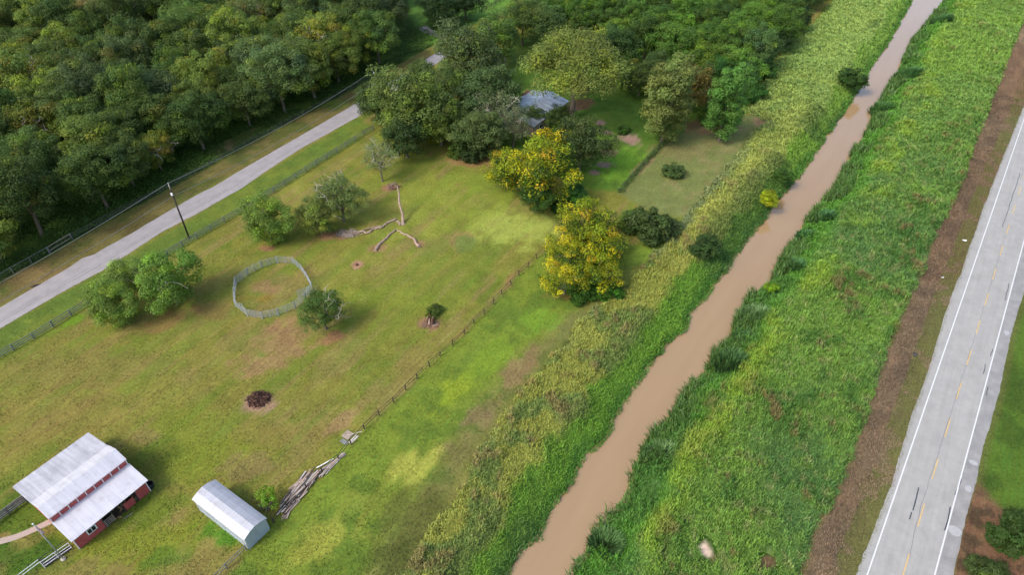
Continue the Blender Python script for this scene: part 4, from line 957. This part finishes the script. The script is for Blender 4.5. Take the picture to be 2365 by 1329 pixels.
for b_ in (3.31, 4.5, 5.9, 7.62): MB().box(bp(b_, -.12, 0), e * .12, nn * .12, UPV * 2.4).build('opening_post', M_fence_dark, barn)
# rails in the opening and loose timber clutter
gt = empty('stall_gate', bp(3.4, .05, 0), 'rail gate closing the opening beside the window wall of the barn', 'gate'); t = MB()
for z in (.3, .6, .9, 1.2): t.bar(bp(3.45, .05, z), bp(4.5, .05, z), .07)
t.bar(bp(3.45, .05, .05), bp(3.45, .05, 1.3), .08); t.bar(bp(4.48, .05, .05), bp(4.48, .05, 1.3), .08); t.build('rails', M_board, gt)
rr_ = np.random.default_rng(4); cl = empty('timber_clutter', bp(5.2, -.6, .05), 'heap of broken brown timber in the barn opening', 'timber')
for i in range(13):
    a = bp(rr_.uniform(4.6, 6.0), rr_.uniform(-1.6, .3), rr_.uniform(.1, .5)); b = a + e * rr_.normal() * .6 + nn * rr_.normal() * .5 + UPV * rr_.uniform(.1, .9)
    MB().bar(a, b, rr_.uniform(.08, .22), .06).build('board', M_hay, cl)
cl2 = MB().box(bp(7.3, -1.2, .045), e * .35, nn * .9, UPV * .5).box(bp(7.33, -1.1, .55), e * .28, nn * .5, UPV * .3).build('feed_box', M_hay); tag(cl2, 'brown wooden feed box inside the right opening of the barn', 'box')
pl = MB().bar(bp(5.0, .75, .06), bp(6.2, .85, .05), .12, .06).build('loose_plank', M_board); tag(pl, 'pale loose plank lying on the grass before the barn opening', 'plank')
def ring_tub(name, c, r0, h, mat, label, cat):
    t = MB(); n_ = 20; pr = [(r0 * .86, 0), (r0, h), (r0 * 1.06, h), (r0 * 1.06, h + .04), (r0 * .95, h + .04), (r0 * .82, .1)]
    vs = [c + np.array((cos(2 * pi * k / n_) * a, sin(2 * pi * k / n_) * a, b)) for a, b in pr for k in range(n_)]
    fs = [(i * n_ + k, i * n_ + (k + 1) % n_, (i + 1) * n_ + (k + 1) % n_, (i + 1) * n_ + k) for i in range(len(pr) - 1) for k in range(n_)]
    fs.append(tuple(range(n_))[::-1]); fs.append(tuple((len(pr) - 1) * n_ + k for k in range(n_)))
    t.add(vs, fs); return tag(t.build(name, mat), label, cat)
ring_tub('water_trough', P(345, 1123, .3) * (1, 1, 0), .55, .55, M_black, 'round black water trough at the right end of the barn', 'trough')
_wt = P(345, 1123, .3)

# ------------------------------------------------------------------ shed
S0 = P(576, 1271, 0)
def sp(a, b, z): return S0 + e * a + nn * b + UPV * z      # a across the end, b towards/away along the shed (b<0 is back)
shed = empty('shed', S0, 'long grey metal shed with a white curved roof beside the board pile', 'shed')
LS = -9.06; WS = 3.1
prof = [(-.12, 2.45), (.25, 2.66), (.8, 2.88), (WS / 2, 3.05), (WS - .8, 2.88), (WS - .25, 2.66), (WS + .12, 2.45)]
q = [sp(a, .15, z) for a, z in prof] + [sp(a, LS - .15, z) for a, z in prof]; w = [p - UPV * .06 for p in q]; k = len(prof)
fs = [(i, i + 1, i + 1 + k, i + k) for i in range(k - 1)]; fs += [tuple(j + 2 * k for j in f)[::-1] for f in fs[:]]
fs += [(i + 2 * k, i + 1 + 2 * k, i + 1, i) for i in range(k - 1)] + [(i + k, i + 1 + k, i + 1 + 3 * k, i + 3 * k) for i in range(k - 1)] + [(0, k, 3 * k, 2 * k), (k - 1 + 2 * k, 2 * k - 1 + 2 * k, 2 * k - 1, k - 1)]
MB().add(q + w, fs).build('roof', M_roof_shed, shed)
for nm_, b_ in (('end_wall', -.06), ('end_wall', LS + .0)):
    pf = [(0, 0)] + [(0, 2.4)] + [(.25, 2.58), (.8, 2.80), (WS / 2, 2.97), (WS - .8, 2.80), (WS - .25, 2.58)] + [(WS, 2.4), (WS, 0)]
    q = [sp(a, b_, z) for a, z in pf]; w = [p + nn * .06 for p in q]; n_ = len(q)
    MB().add(q + w, [tuple(range(n_)), tuple(range(2 * n_ - 1, n_ - 1, -1))] + [(i, i + n_, (i + 1) % n_ + n_, (i + 1) % n_) for i in range(n_)]).build(nm_, M_wall_shed_end, shed)
for a_ in (0, WS - .06): MB().box(sp(a_, LS + .065, 0), e * .06, nn * (-LS - .13), UPV * 2.42).build('side_wall', M_wall_shed, shed)
MB().box(sp(-.09, LS + 1, 1.18), e * .03, nn * 7.5, UPV * .06).build('side_rail', M_wall_shed, shed)

# ------------------------------------------------------------------ house under the oak
H0 = P(1314.6, 233, 3.0); H0[2] = 0
def hp(a, b, z): return H0 + e * a + nn * b + UPV * z
house = empty('house', H0, 'silver metal roofed house half hidden under the big trees', 'house')
for b0, z0, b1, z1 in ((0, 3.0, -5.2, 4.2), (-5.2, 4.2, -10.6, 3.0)): slab(-15.5, 0, b0, z0, b1, z1, .1, 'roof', M_roof_house, house, hp)
MB().box(hp(-15, -.6, 0), e * 14.4, nn * .15, UPV * 2.98).box(hp(-15, -10.1, 0), e * 14.4, nn * .15, UPV * 2.98).build('long_wall', M_house_wall, house)
for a_ in (-15, -.7):
    q = [hp(a_, -.62, 0), hp(a_, -.62, 2.95), hp(a_, -5.2, 4.05), hp(a_, -9.93, 2.95), hp(a_, -9.93, 0)]; w = [p + e * .12 for p in q]
    MB().add(q + w, [(0, 1, 2, 3, 4), (9, 8, 7, 6, 5)] + [(i, i + 5, (i + 1) % 5 + 5, (i + 1) % 5) for i in range(5)]).build('gable_wall', M_house_wall, house)
for a_ in (-12.5, -8.5, -3.2):
    wfr = MB().box(hp(a_, -.45, 1.0), e * 1.2, nn * .05, UPV * 1.1).build('window', M_white, house)
    gg = MB().box(hp(a_ + .1, -.4, 1.1), e * 1.0, nn * .02, UPV * .9).build('pane', M_glass); gg.parent = wfr; gg.location = tuple(-H0)
MB().box(hp(-6, -.45, 0), e * 1.0, nn * .06, UPV * 2.1).build('door', M_rot, house)
MB().box(hp(-5.2, -12.8, 0), e * 2.4, nn * 2, UPV * 2.6)
sh = empty('brown_lean_to', P(1222, 214, 3) * (1, 1, 0), 'small brown lean-to behind the silver house roof', 'shed')
c0 = P(1222, 214, 3); MB().box(c0 + (-2, -1, 0) , e * 3, nn * 2, UPV * .1).build('roof', M_rot, sh); MB().box((c0 + (-1.8, -.9, 0)) * (1, 1, 0), e * 2.7, nn * 1.8, UPV * 2.99).build('wall', M_rot, sh)
pt = P(1306, 258, .7) * (1, 1, 0); o = empty('picnic_table', pt, 'brown picnic table by the front of the silver roofed house', 'table')
MB().box(pt + (-.9, -.4, .7), (1.8, 0, 0), (0, .8, 0), (0, 0, .06)).build('tabletop', M_hay, o)
for dy in (-.85, .6): MB().box(pt + (-.9, dy, .42), (1.8, 0, 0), (0, .26, 0), (0, 0, .05)).build('bench', M_hay, o)
for dx in (-.6, .55): MB().box(pt + (dx, -.75, 0), (.06, 0, 0), (0, 1.5, 0), (0, 0, .42)).box(pt + (dx, -.3, .48), (.06, 0, 0), (0, .6, 0), (0, 0, .22)).build('leg', M_hay, o)
pk = MB().bar(P(1316, 260) + (0, 0, .06), P(1332, 251) + (0, 0, .06), .2, .08).build('loose_plank', M_board); tag(pk, 'pale plank on bare ground by the oak trunk', 'plank')

# ------------------------------------------------------------------ fences
def fence(name, pts, h, mats, label, spacing=2.8, rails=(.3, .65, 1.0), rail_w=.1, post_w=.12, mesh=False, wobble=0.0, lean=0.0, seed=1, cat='fence', rail_h=None, world_pts=None, rail_name='rail'):
    r_ = np.random.default_rng(seed)
    pts = [np.array(p, float) for p in (world_pts or [P(*q)[:3] for q in pts])]
    d = np.concatenate(([0], np.cumsum([np.linalg.norm(pts[i + 1] - pts[i]) for i in range(len(pts) - 1)]))); n = max(2, int(round(d[-1] / spacing)) + 1)
    tt = np.linspace(0, d[-1], n); pos = np.stack([np.interp(tt, d, [p[k] for p in pts]) for k in range(3)], 1)
    pos[:, :2] += r_.normal(size=(n, 2)) * wobble
    pos[:, 2] = ground_z(pos[:, 0], pos[:, 1]).clip(-.3, 0) if wobble else 0
    o = empty(name, pos[0], label, cat)
    tops = []
    for p in pos:
        dz = h * (1 + r_.normal() * .03 * (1 + 4 * wobble)); ln = r_.normal(size=2) * lean
        top = p + (ln[0], ln[1], dz); tops.append(top)
        MB().bar(p - (0, 0, .05), top, post_w).build('post', mats[0], o)
    for f in rails:
        t = MB()
        for i in range(n - 1):
            a = pos[i] + (tops[i] - pos[i]) * f / (1.06); b = pos[i + 1] + (tops[i + 1] - pos[i + 1]) * f / 1.06
            if wobble: a = a + (0, 0, r_.normal() * .05); b = b + (0, 0, r_.normal() * .05)
            t.bar(a, b, rail_w * .4, rail_h or rail_w)
        t.build(rail_name, mats[1], o)
    if mesh:
        t = MB()
        for i in range(n - 1):
            L_ = np.linalg.norm(pos[i + 1] - pos[i]); m_ = int(L_ / (.6 if pos[i][1] < 120 else 1.2))
            for j in range(1, m_):
                a = pos[i] + (pos[i + 1] - pos[i]) * j / m_; t.bar(a, a + (0, 0, h * .88), .012)
            for z in (.2, .4, .6, .8): t.bar(pos[i] + (0, 0, h * z), pos[i + 1] + (0, 0, h * z), .012)
        t.build('wire_mesh', M_wire, o)
    return o
fence('board_fence', [(-120, 896), (0, 828), (72, 788), (132, 751), (196, 710), (300, 646), (403, 581), (448, 556), (493, 529), (536, 504), (632, 445), (689, 409), (739, 377), (788, 347), (833, 317), (863, 300)], 1.3, (M_fence_grey, M_fence_grey), 'long grey board and mesh fence along the pasture side of the street', 3.0, (.28, .62, .97), .12, .16, True, seed=2)
fence('wire_fence', [(-150, 738), (0, 650), (114, 585)], 1.3, (M_fence_grey, M_fence_grey), 'wire fence with top rail behind the street, left of the wooden gate section', 3.2, (1.0,), .09, .1, True, seed=3)
fence('gate_section', [(116, 584), (168, 553)], 1.35, (M_fence_grey, M_board), 'short wooden rail section in the wire fence beside the wood', 4.2, (.35, 1.0), .14, .16, True, seed=4, cat='gate')
fence('wire_fence', [(170, 552), (262, 503), (388, 438), (600, 320), (800, 214), (880, 172)], 1.3, (M_fence_dark, M_wire), 'long dark wire fence along the wood edge, right of the wooden gate section', 3.4, (.3, .65, 1.0), .05, .11, True, seed=5)
fence('old_rail_fence', [(630, 1212), (652, 1187), (717, 1120), (737, 1099), (776, 1068), (805, 1034), (839, 997), (876, 963), (896, 941), (923, 917), (957, 883), (988, 851), (1040, 801), (1085, 758), (1127, 715), (1173, 666), (1236, 602), (1275, 562)], 1.15, (M_fence_dark, M_fence_dark), 'sagging dark rail fence running from the shed to the yellow clump', 2.7, (.45, .95), .08, .13, False, .09, .06, 6)
fence('rail_fence', [(570, 1272), (540, 1300), (510, 1330), (480, 1362)], 1.2, (M_fence_grey, M_fence_grey), 'grey rail fence running down from the shed corner to the bottom edge', 2.2, (.45, .95), .12, .12, seed=7)
fence('board_fence', [(62, 1160), (30, 1183), (0, 1206), (-60, 1250)], 1.35, (M_fence_grey, M_fence_grey), 'grey board fence leaving the left end of the barn above the path', 2.2, (.25, .5, .75, 1.0), .2, .12, True, seed=8)
fence('white_rail_fence', [(102, 1304), (75, 1324), (40, 1350), (0, 1380)], 1.25, (M_fence_grey, M_white), 'pale two rail fence in the bottom left corner below the flagpole', 2.2, (.6, 1.0), .1, .12, seed=9)
# dark pipe stock chute by the flagpole
ch = empty('pipe_gate', P(98, 1303), 'dark pipe gate with white rails between barn corner and pale fence', 'gate'); a0, a1 = P(100, 1306), P(163, 1262)
for k_, of in enumerate((0, .55)):
    u_ = unit(np.array([np.cross(a1 - a0, (0, 0, 1))]))[0] * of
    t = MB()
    for z in (.35, .8, 1.3): t.bar(a0 + u_ + (0, 0, z), a1 + u_ + (0, 0, z), .05)
    for f in (0, .5, 1): t.bar(a0 + u_ + (a1 - a0) * f, a0 + u_ + (a1 - a0) * f + (0, 0, 1.35), .05)
    t.build('rail_side', M_white if k_ else M_black, ch)
MB().box(a0 + u_ * .1 + (0, 0, .02), a1 - a0, u_ * .9, (0, 0, .12)).build('base', M_black, ch)
fence('yard_fence', [(1430, 445), (1458, 412), (1500, 365), (1545, 318)], 1.0, (M_fence_dark, M_wire), 'thin weedy wire fence between the green yard and the rough field', 3, (.4, .95), .05, .12, False, .05, .03, 10)
fence('white_fence', [(322, 38), (345, 29), (367, 20), (395, 8)], 1.5, (M_white, M_white), 'short run of white rail fence glimpsed through the wood at top left', 3.0, (.4, .7, 1.0), .22, .22, seed=11)
fence('far_fence', [(1112, 28), (1140, 13), (1165, -2)], 1.3, (M_fence_dark, M_fence_dark), 'dark fence crossing the far green clearing at the top edge', 3, (.35, .65, 1.0), .16, .18, seed=12)
# weeds growing in the yard fence
n = 2600; L_ = [P(*q)[:2] for q in ((1430, 445), (1500, 365), (1545, 318))]; f_ = r.random(n); x = np.interp(f_, (0, .55, 1), [q[0] for q in L_]) + r.normal(size=n) * .35; y = np.interp(f_, (0, .55, 1), [q[1] for q in L_]) + r.normal(size=n) * .35
V1, F1 = rhombs(np.c_[x, y, r.uniform(0, .8, n)], unit(r.normal(size=(n, 3)) * .5 + (0, 0, 1)), r.uniform(.2, .4, n), r.uniform(.1, .2, n), r)
tag(link('fence_weeds', np_mesh('fence_weeds', V1, [F1], np.repeat(C(98, 124, 60) * r.uniform(.6, 1.4, n)[:, None], 4, 0)), M_weed), 'green weeds growing along the thin yard fence', 'weeds', kind='stuff')

# round pen of steel panels
pen_top = [(601,721),(639,714),(678,697),None,(718.5,654),(706,630),(693,611),(674,594),(637,592.5),(601,603),(568,620),(541,641),(538,668),(539,693),(566,715)]
pen_pts = [P(*q, 1.5) * (1, 1, 0) if q is not None else P(703, 676, 1.5) * (1, 1, 0) for q in pen_top]
pen = empty('round_pen', np.mean(pen_pts, 0), 'round pen of pale steel panels standing in the pasture', 'pen')
def panel(a, b, parent, extra=1, nm='panel'):
    t = MB()
    for z in np.linspace(.25, 1.5, 6): t.bar(a + UPV * z, b + UPV * z, .035)
    for k_ in range(extra + 2): p = a + (b - a) * k_ / (extra + 1); t.bar(p, p + UPV * 1.52, .065 if 0 < k_ < extra + 1 else .085)
    return t.build(nm, M_galv, parent)
for i in range(len(pen_pts)):
    a, b = pen_pts[i], pen_pts[(i + 1) % len(pen_pts)]; d_ = unit(np.array([b - a]))[0] * .06
    panel(a + d_, b - d_, pen)
panel(P(686, 672, 1.5) * (1, 1, 0), P(712, 662, 1.5) * (1, 1, 0) + (0, 0, 0), pen, nm='gate')
gb = MB(); a = P(566, 715, 1.5) * (1, 1, 0); b = P(552, 700, 1.5) * (1, 1, 0); gb.tube([a + UPV * 1.5, (a + b) / 2 + UPV * 1.95, b + UPV * 1.5], .035, 6); gb.build('gate_bow', M_galv, pen)

# ------------------------------------------------------------------ poles and wires
def rod(name, mat, parent, pts, rs, n=8): return MB().tube(pts, rs, n).build(name, mat, parent, smooth=True)
b1 = P(437, 550); z1 = 11.5; up_ = empty('utility_pole', b1, 'dark wooden utility pole standing between street and pasture fence', 'pole')
rod('shaft', M_dark_post, up_, [b1, b1 + (0, 0, z1 * .9)], [.17, .13]); rod('top_cap', M_pale, up_, [b1 + (0, 0, z1 * .9), b1 + (0, 0, z1)], [.1, .09])
MB().box(b1 + (-.1, -.35, z1 - 2.1), (.3, 0, 0), (0, .22, 0), (0, 0, .45)).build('meter_box', M_white, up_)
rod('insulator', M_white, up_, [b1 + (0, 0, z1), b1 + (0, 0, z1 + .3)], [.07, .05])
zt2 = 11.0; b2 = P(864, 170, zt2) * (1, 1, 0); up2 = empty('utility_pole', b2, 'far utility pole with a white transformer beside the leaning grove tree', 'pole')
rod('shaft', M_dark_post, up2, [b2, b2 + (0, 0, zt2)], [.17, .13]); rod('transformer', M_white, up2, [b2 + (-.35, -.2, zt2 - 3.4), b2 + (-.35, -.2, zt2 - 2.3)], [.3, .3], 12)
rod('insulator', M_white, up2, [b2 + (0, 0, zt2), b2 + (0, 0, zt2 + .4)], [.09, .06]); rod('fuse', M_white, up2, [b2 + (.2, -.2, zt2 - 1.5), b2 + (.35, -.3, zt2 - .9)], [.08, .06])
dirw = (b2 - b1) / np.linalg.norm(b2 - b1); b3 = b1 - dirw * 62
for z_, lab_ in ((0.25, 'thin power wire strung from the tops of the utility poles'), (-2.4, 'lower neutral wire strung between the two utility poles')):
    pts = []
    for (pa, pb, n_) in ((b3, b1, 14), (b1, b2, 14)):
        for i in range(n_ + 1):
            f = i / n_; pts.append(pa + (pb - pa) * f + UPV * (z1 + z_ - 1.1 * 4 * f * (1 - f)))
    tag(MB().tube(pts, .045, 4).build('power_wire', M_cable), lab_, 'wire')
fb = P(147, 1293); fz = 7.6; fp = empty('flagpole', fb, 'white flagpole with a limp striped flag beside the barn', 'flagpole')
rod('shaft', M_galv, fp, [fb, fb + (0, 0, fz)], [.075, .045]); rod('finial', M_white, fp, [fb + (0, 0, fz), fb + (0, 0, fz + .1), fb + (0, 0, fz + .2)], [.06, .11, .03])
rod('base', M_pale, fp, [fb, fb + (0, 0, .18)], [.32, .28], 12)
ws = []; wc = []; fq = []
for i in range(13):
    for j in range(8):
        a = j / 7; drop = i / 12 * 1.0 + a * .55; ws.append(fb + (.06 + a * .42 + .05 * sin(i * 1.1 + j), -.1 * a + .1 * sin(j * 1.7 + i * .3), fz - .35 - drop))
        s = C(150, 36, 46, .8) if (i % 2 == 0) else C(232, 230, 232, .8)
        if i < 6 and j < 3: s = C(40, 48, 96, .8)
        wc.append(s)
for i in range(12):
    for j in range(7): k_ = i * 8 + j; fq.append((k_, k_ + 1, k_ + 9, k_ + 8))
link('flag', np_mesh('flag', np.array(ws) - fb, [np.array(fq)], np.array(wc)), M_weed, fp)
yp = P(1166.5, 150); o = empty('yard_pole', yp, 'thin white pole on the far lawn behind the grove', 'pole'); rod('shaft', M_white, o, [yp, yp + (0, 0, 5.2)], [.09, .07]); rod('cap', M_white, o, [yp + (0, 0, 5.2), yp + (0, 0, 5.35)], [.12, .05])

# ------------------------------------------------------------------ snag, logs, brush, timber
r3 = np.random.default_rng(23)
sb = P(931, 517); st_ = P(917, 430, 5.2)
sn = empty('standing_snag', sb, 'bare barkless snag standing alone in the middle of the pasture', 'dead tree')
MB().tube([sb, sb + (st_ - sb) * .25 + (.15, 0, 0), sb + (st_ - sb) * .55 + (-.1, 0, 0), sb + (st_ - sb) * .8 + (.12, 0, 0), st_], [.3, .21, .19, .16, .1], 8).build('trunk', M_log, sn)
for f in (.35, .62, .85): q = sb + (st_ - sb) * f; MB().tube([q, q + (r3.normal() * .25, r3.normal() * .2, .35)], [.07, .03], 5).build('branch_stub', M_log, sn)
MB().tube([sb + (-.05, 0, 0), sb + (0, 0, .25)], [.55, .3], 9).build('root_flare', M_log, sn)
def log(name, pts, rs, label, z=.15, extra=(), mat=None):
    q = [P(*p)[:3] + (0, 0, z) for p in pts]; fine = []; fr_ = []
    for i in range(len(q) - 1):
        for j in range(4):
            f = j / 4; fine.append(q[i] * (1 - f) + q[i + 1] * f + r3.normal(size=3) * (.07, .07, .03)); fr_.append((rs[i] * (1 - f) + rs[i + 1] * f) * r3.uniform(.85, 1.12))
    fine.append(q[-1]); fr_.append(rs[-1]); o = empty(name, q[0] * (1, 1, 0), label, 'log'); MB().tube(fine, fr_, 7).build('trunk', mat or M_log, o)
    for e_ in extra: p_ = [P(*p)[:3] + (0, 0, z + .05) for p in e_]; MB().tube(p_, np.linspace(.12, .04, len(p_)), 6).build('branch', mat or M_log, o)
    return o
log('fallen_limb', [(914, 508), (893, 517), (880, 527), (862, 531), (850, 540), (838, 536), (822, 541), (800, 549)], [.2, .2, .2, .18, .18, .17, .15, .1], 'long crooked fallen limb left of the snag', extra=(((880, 524), (850, 530), (832, 536), (815, 545), (800, 552)), ((862, 531), (845, 541), (826, 545)), ((838, 536), (812, 538), (790, 548))))
log('rotting_log', [(915, 532), (903, 541), (893, 552), (881, 561), (873, 570), (867, 581)], [.13, .17, .2, .22, .25, .3], 'left arm of the V of rotting trunks below the snag')
log('rotting_log', [(918, 533), (932, 541), (944, 547), (954, 553), (962, 563), (968, 572)], [.13, .15, .17, .2, .24, .3], 'right arm of the V of rotting trunks below the snag')
log('short_log', [(917, 512), (922, 517), (923, 521)], [.2, .22, .2], 'short stub of log lying right at the foot of the snag')
def brush(name, px, py, rx, ry, n, h, mats, label, cat='brush pile', lw=(.02, .05), ln=(.6, 1.6)):
    c = P(px, py); o = empty(name, c, label, cat); w = abs(P(px + rx, py)[0] - c[0]); hh = abs(P(px, py - ry)[1] - P(px, py + ry)[1]) / 2
    for m_ in mats:
        t = MB()
        for i in range(n // len(mats)):
            a = r3.random() * 2 * pi; q = math.sqrt(r3.random()); p = c + (cos(a) * q * w, sin(a) * q * hh, r3.uniform(0, h) * (1 - q * .6)); d_ = r3.normal(size=3) * (1, 1, .35); d_ /= np.linalg.norm(d_)
            L_ = r3.uniform(*ln) / 2; u = r3.uniform(*lw); a_ = p - d_ * L_; b_ = p + d_ * L_; a_[2] = max(a_[2], .03); b_[2] = max(b_[2], .03); t.tube([a_, p + r3.normal(size=3) * .06 + (0, 0, .03), b_], [u, u * .8, u * .4], 4)
        t.build('branches', m_, o)
    return o
brush('brush_pile', 803, 541, 26, 9, 160, .55, (M_log, M_pale), 'tangle of pale branches at the left end of the fallen limb')
brush('burnt_stump', 598, 924, 25, 17, 340, .7, (M_rot, plain('charred_wood', C(44, 26, 22), C(84, 50, 40), 4, .95)), 'charred dark brown stump and root heap alone in the pasture', 'stump', (.03, .09), (.4, 1.3))
brush('twig_heap', 618, 1168, 14, 8, 90, .4, (M_rot, M_board), 'small brown twig heap beneath the lime leaved shrub')
brush('twig_heap', 908, 432, 14, 8, 80, .3, (M_log, M_rot), 'little heap of broken wood at the foot of the thin leaning tree')
brush('twig_heap', 1218, 437, 22, 6, 80, .35, (M_rot, M_log), 'reddish broken wood under the leftmost yellow trees')
for pa, pb, lb in (((1195, 434), (1240, 447), 'grey pole lying above its twin under the yellow trees'), ((1212, 441), (1258, 472), 'grey pole lying nearest the inner fence under the yellow trees')):
    tag(MB().tube([P(*pa) + (0, 0, .12), (P(*pa) + P(*pb)) / 2 + (0, .2, .15), P(*pb) + (0, 0, .12)], [.13, .12, .08], 6).build('fallen_pole', M_log), lb, 'log')
# split stump with the shrub
sp_ = P(994, 748); o = empty('split_stump', sp_, 'split reddish stump below the small fresh shrub', 'stump')
for i in range(7):
    a = i * .9; q = sp_ + (cos(a) * .35, sin(a) * .3, 0); MB().tube([q, q + (cos(a) * .2, sin(a) * .2 + .1, .5), q + (cos(a) * .15 + .05, sin(a) * .1 + .25, r3.uniform(.8, 1.5))], [.26, .19, .07], 6).build('trunk_splinter', M_log if i % 2 else M_rot, o)
brush('twig_heap', 993, 752, 16, 7, 60, .2, (M_log, M_rot), 'scattered chips around the split stump')
s_2 = P(824, 613); o = tag(MB().tube([s_2, s_2 + (0, 0, .25), s_2 + (0, 0, .4)], [.32, .22, .16], 8).build('small_stump', M_rot), 'tiny dark stump in a bare spot right of the round pen', 'stump')
# board piles along the old fence
def pile(name, corners, n, label, lr=(2.5, 4.2), h=.3, mats=(M_board,), cat='board pile', deviate=.12):
    q = [P(*c_) for c_ in corners]; cen = sum(q) / len(q); o = empty(name, cen, label, cat); dv = unit(np.array([q[1] - q[0]]))[0]
    for i in range(n):
        u, v = r3.random(), r3.random(); p = (q[0] * (1 - u) + q[1] * u) * (1 - v) + (q[3] * (1 - u) + q[2] * u) * v; L_ = r3.uniform(*lr) / 2; a = r3.normal() * deviate
        d_ = np.array((dv[0] * cos(a) - dv[1] * sin(a), dv[0] * sin(a) + dv[1] * cos(a), 0)); z = .05 + h * r3.random(); s_ = r3.normal() * .04
        MB().bar(p - d_ * L_ + (0, 0, z - s_), p + d_ * L_ + (0, 0, z + s_), r3.uniform(.09, .2), .045).build('board', mats[i % len(mats)], o)
    return o
M_board2 = plain('pinkish_boards', C(168, 138, 122), C(200, 176, 160), 1.5, .9); M_board3 = plain('pale_boards', C(196, 188, 178), C(215, 208, 200), 2, .85)
pile('board_pile', [(648, 1166), (700, 1100), (732, 1106), (670, 1184)], 130, 'large pile of weathered boards on the fence right of the shed', (1.6, 3.0), .35, (M_board, M_board2, M_board3, M_fence_dark))
pile('board_pile', [(745, 1088), (775, 1060), (785, 1066), (752, 1098)], 16, 'smaller bundle of long boards further up the old fence', (1.6, 3.2), .2, (M_board, M_board3, M_board2))
tag(MB().bar(P(732, 1085) + (0, 0, .3), P(771, 1064) + (0, 0, .35), .12, .06).build('white_plank', M_white), 'bright white plank on the smaller bundle of boards', 'plank')
tag(MB().bar(P(752, 1098) + (0, 0, .1), P(798, 1048) + (0, 0, .12), .1, .06).build('pale_plank', M_board3), 'long pale plank leaning along the old fence below the sheets', 'plank')
for cx_, cy_, w_, l_, mt, lb in ((803, 1006, 1.2, 1.2, M_ply, 'upper brown plywood sheet lying beside the old fence'), (795, 1022, 1.1, .6, M_fence_grey, 'grey sheet lying below the brown plywood sheet'), (817, 1016, .5, 1.5, M_board3, 'pale sheet tucked under the old fence right of the plywood')):
    c = P(cx_, cy_); a = e * l_ ; b = nn * w_; tag(MB().box(c - a / 2 - b / 2 + (0, 0, .05), a, b, (0, 0, .04)).build('flat_sheet', mt), lb, 'sheet')
tag(MB().bar(P(803, 1010) + (0, 0, .3), P(838, 1007) + (0, 0, .9), .07, .05).build('propped_pole', M_board3), 'thin pale pole propped from the plywood onto the old fence', 'pole')
# roadside litter and the culvert end
for i, (px, py, s_, lb) in enumerate(((2227, 556, .45, 'largest white piece of litter on the verge beside the road'), (2177, 642, .25, 'second white scrap of litter on the verge, below the largest'))):
    c = P(px, py); vs = [c + np.array((cos(k * 1.047) * s_ * r3.uniform(.7, 1.1), sin(k * 1.047) * s_ * .7 * r3.uniform(.7, 1.1), .02 + .12 * r3.random())) for k in range(6)] + [c + (0, 0, .22)]
    tag(MB().add(vs, [(k, (k + 1) % 6, 6) for k in range(6)]).build('litter', M_white), lb, 'litter')
cp = P(2108, 820); cv = MB(); n_ = 12; axv = nn * -1
ring = lambda rad, off: [cp + UPV * .1 + axv * off + e * cos(2 * pi * k / n_) * rad + UPV * sin(2 * pi * k / n_) * rad for k in range(n_)]
vs = ring(.3, 0) + ring(.3, -.5) + ring(.24, 0) + ring(.24, -.5)
fs = [(k, (k + 1) % n_, (k + 1) % n_ + n_, k + n_) for k in range(n_)] + [(k + 2 * n_, k + 3 * n_, (k + 1) % n_ + 3 * n_, (k + 1) % n_ + 2 * n_) for k in range(n_)] + [(k, k + 2 * n_, (k + 1) % n_ + 2 * n_, (k + 1) % n_) for k in range(n_)]
tag(cv.add(vs, fs).build('culvert_pipe', M_black), 'dark open culvert pipe end in the brown verge', 'pipe')
tag(MB().tube([P(72, 664) + (0, 0, .06), P(82, 661) + (0, 0, .12), P(92, 658) + (0, 0, .08)], [.08, .14, .07], 6).build('tyre_scrap', M_black), 'black strip of scrap at the upper street edge near the left', 'scrap')
print('trees in woods', wood_n)
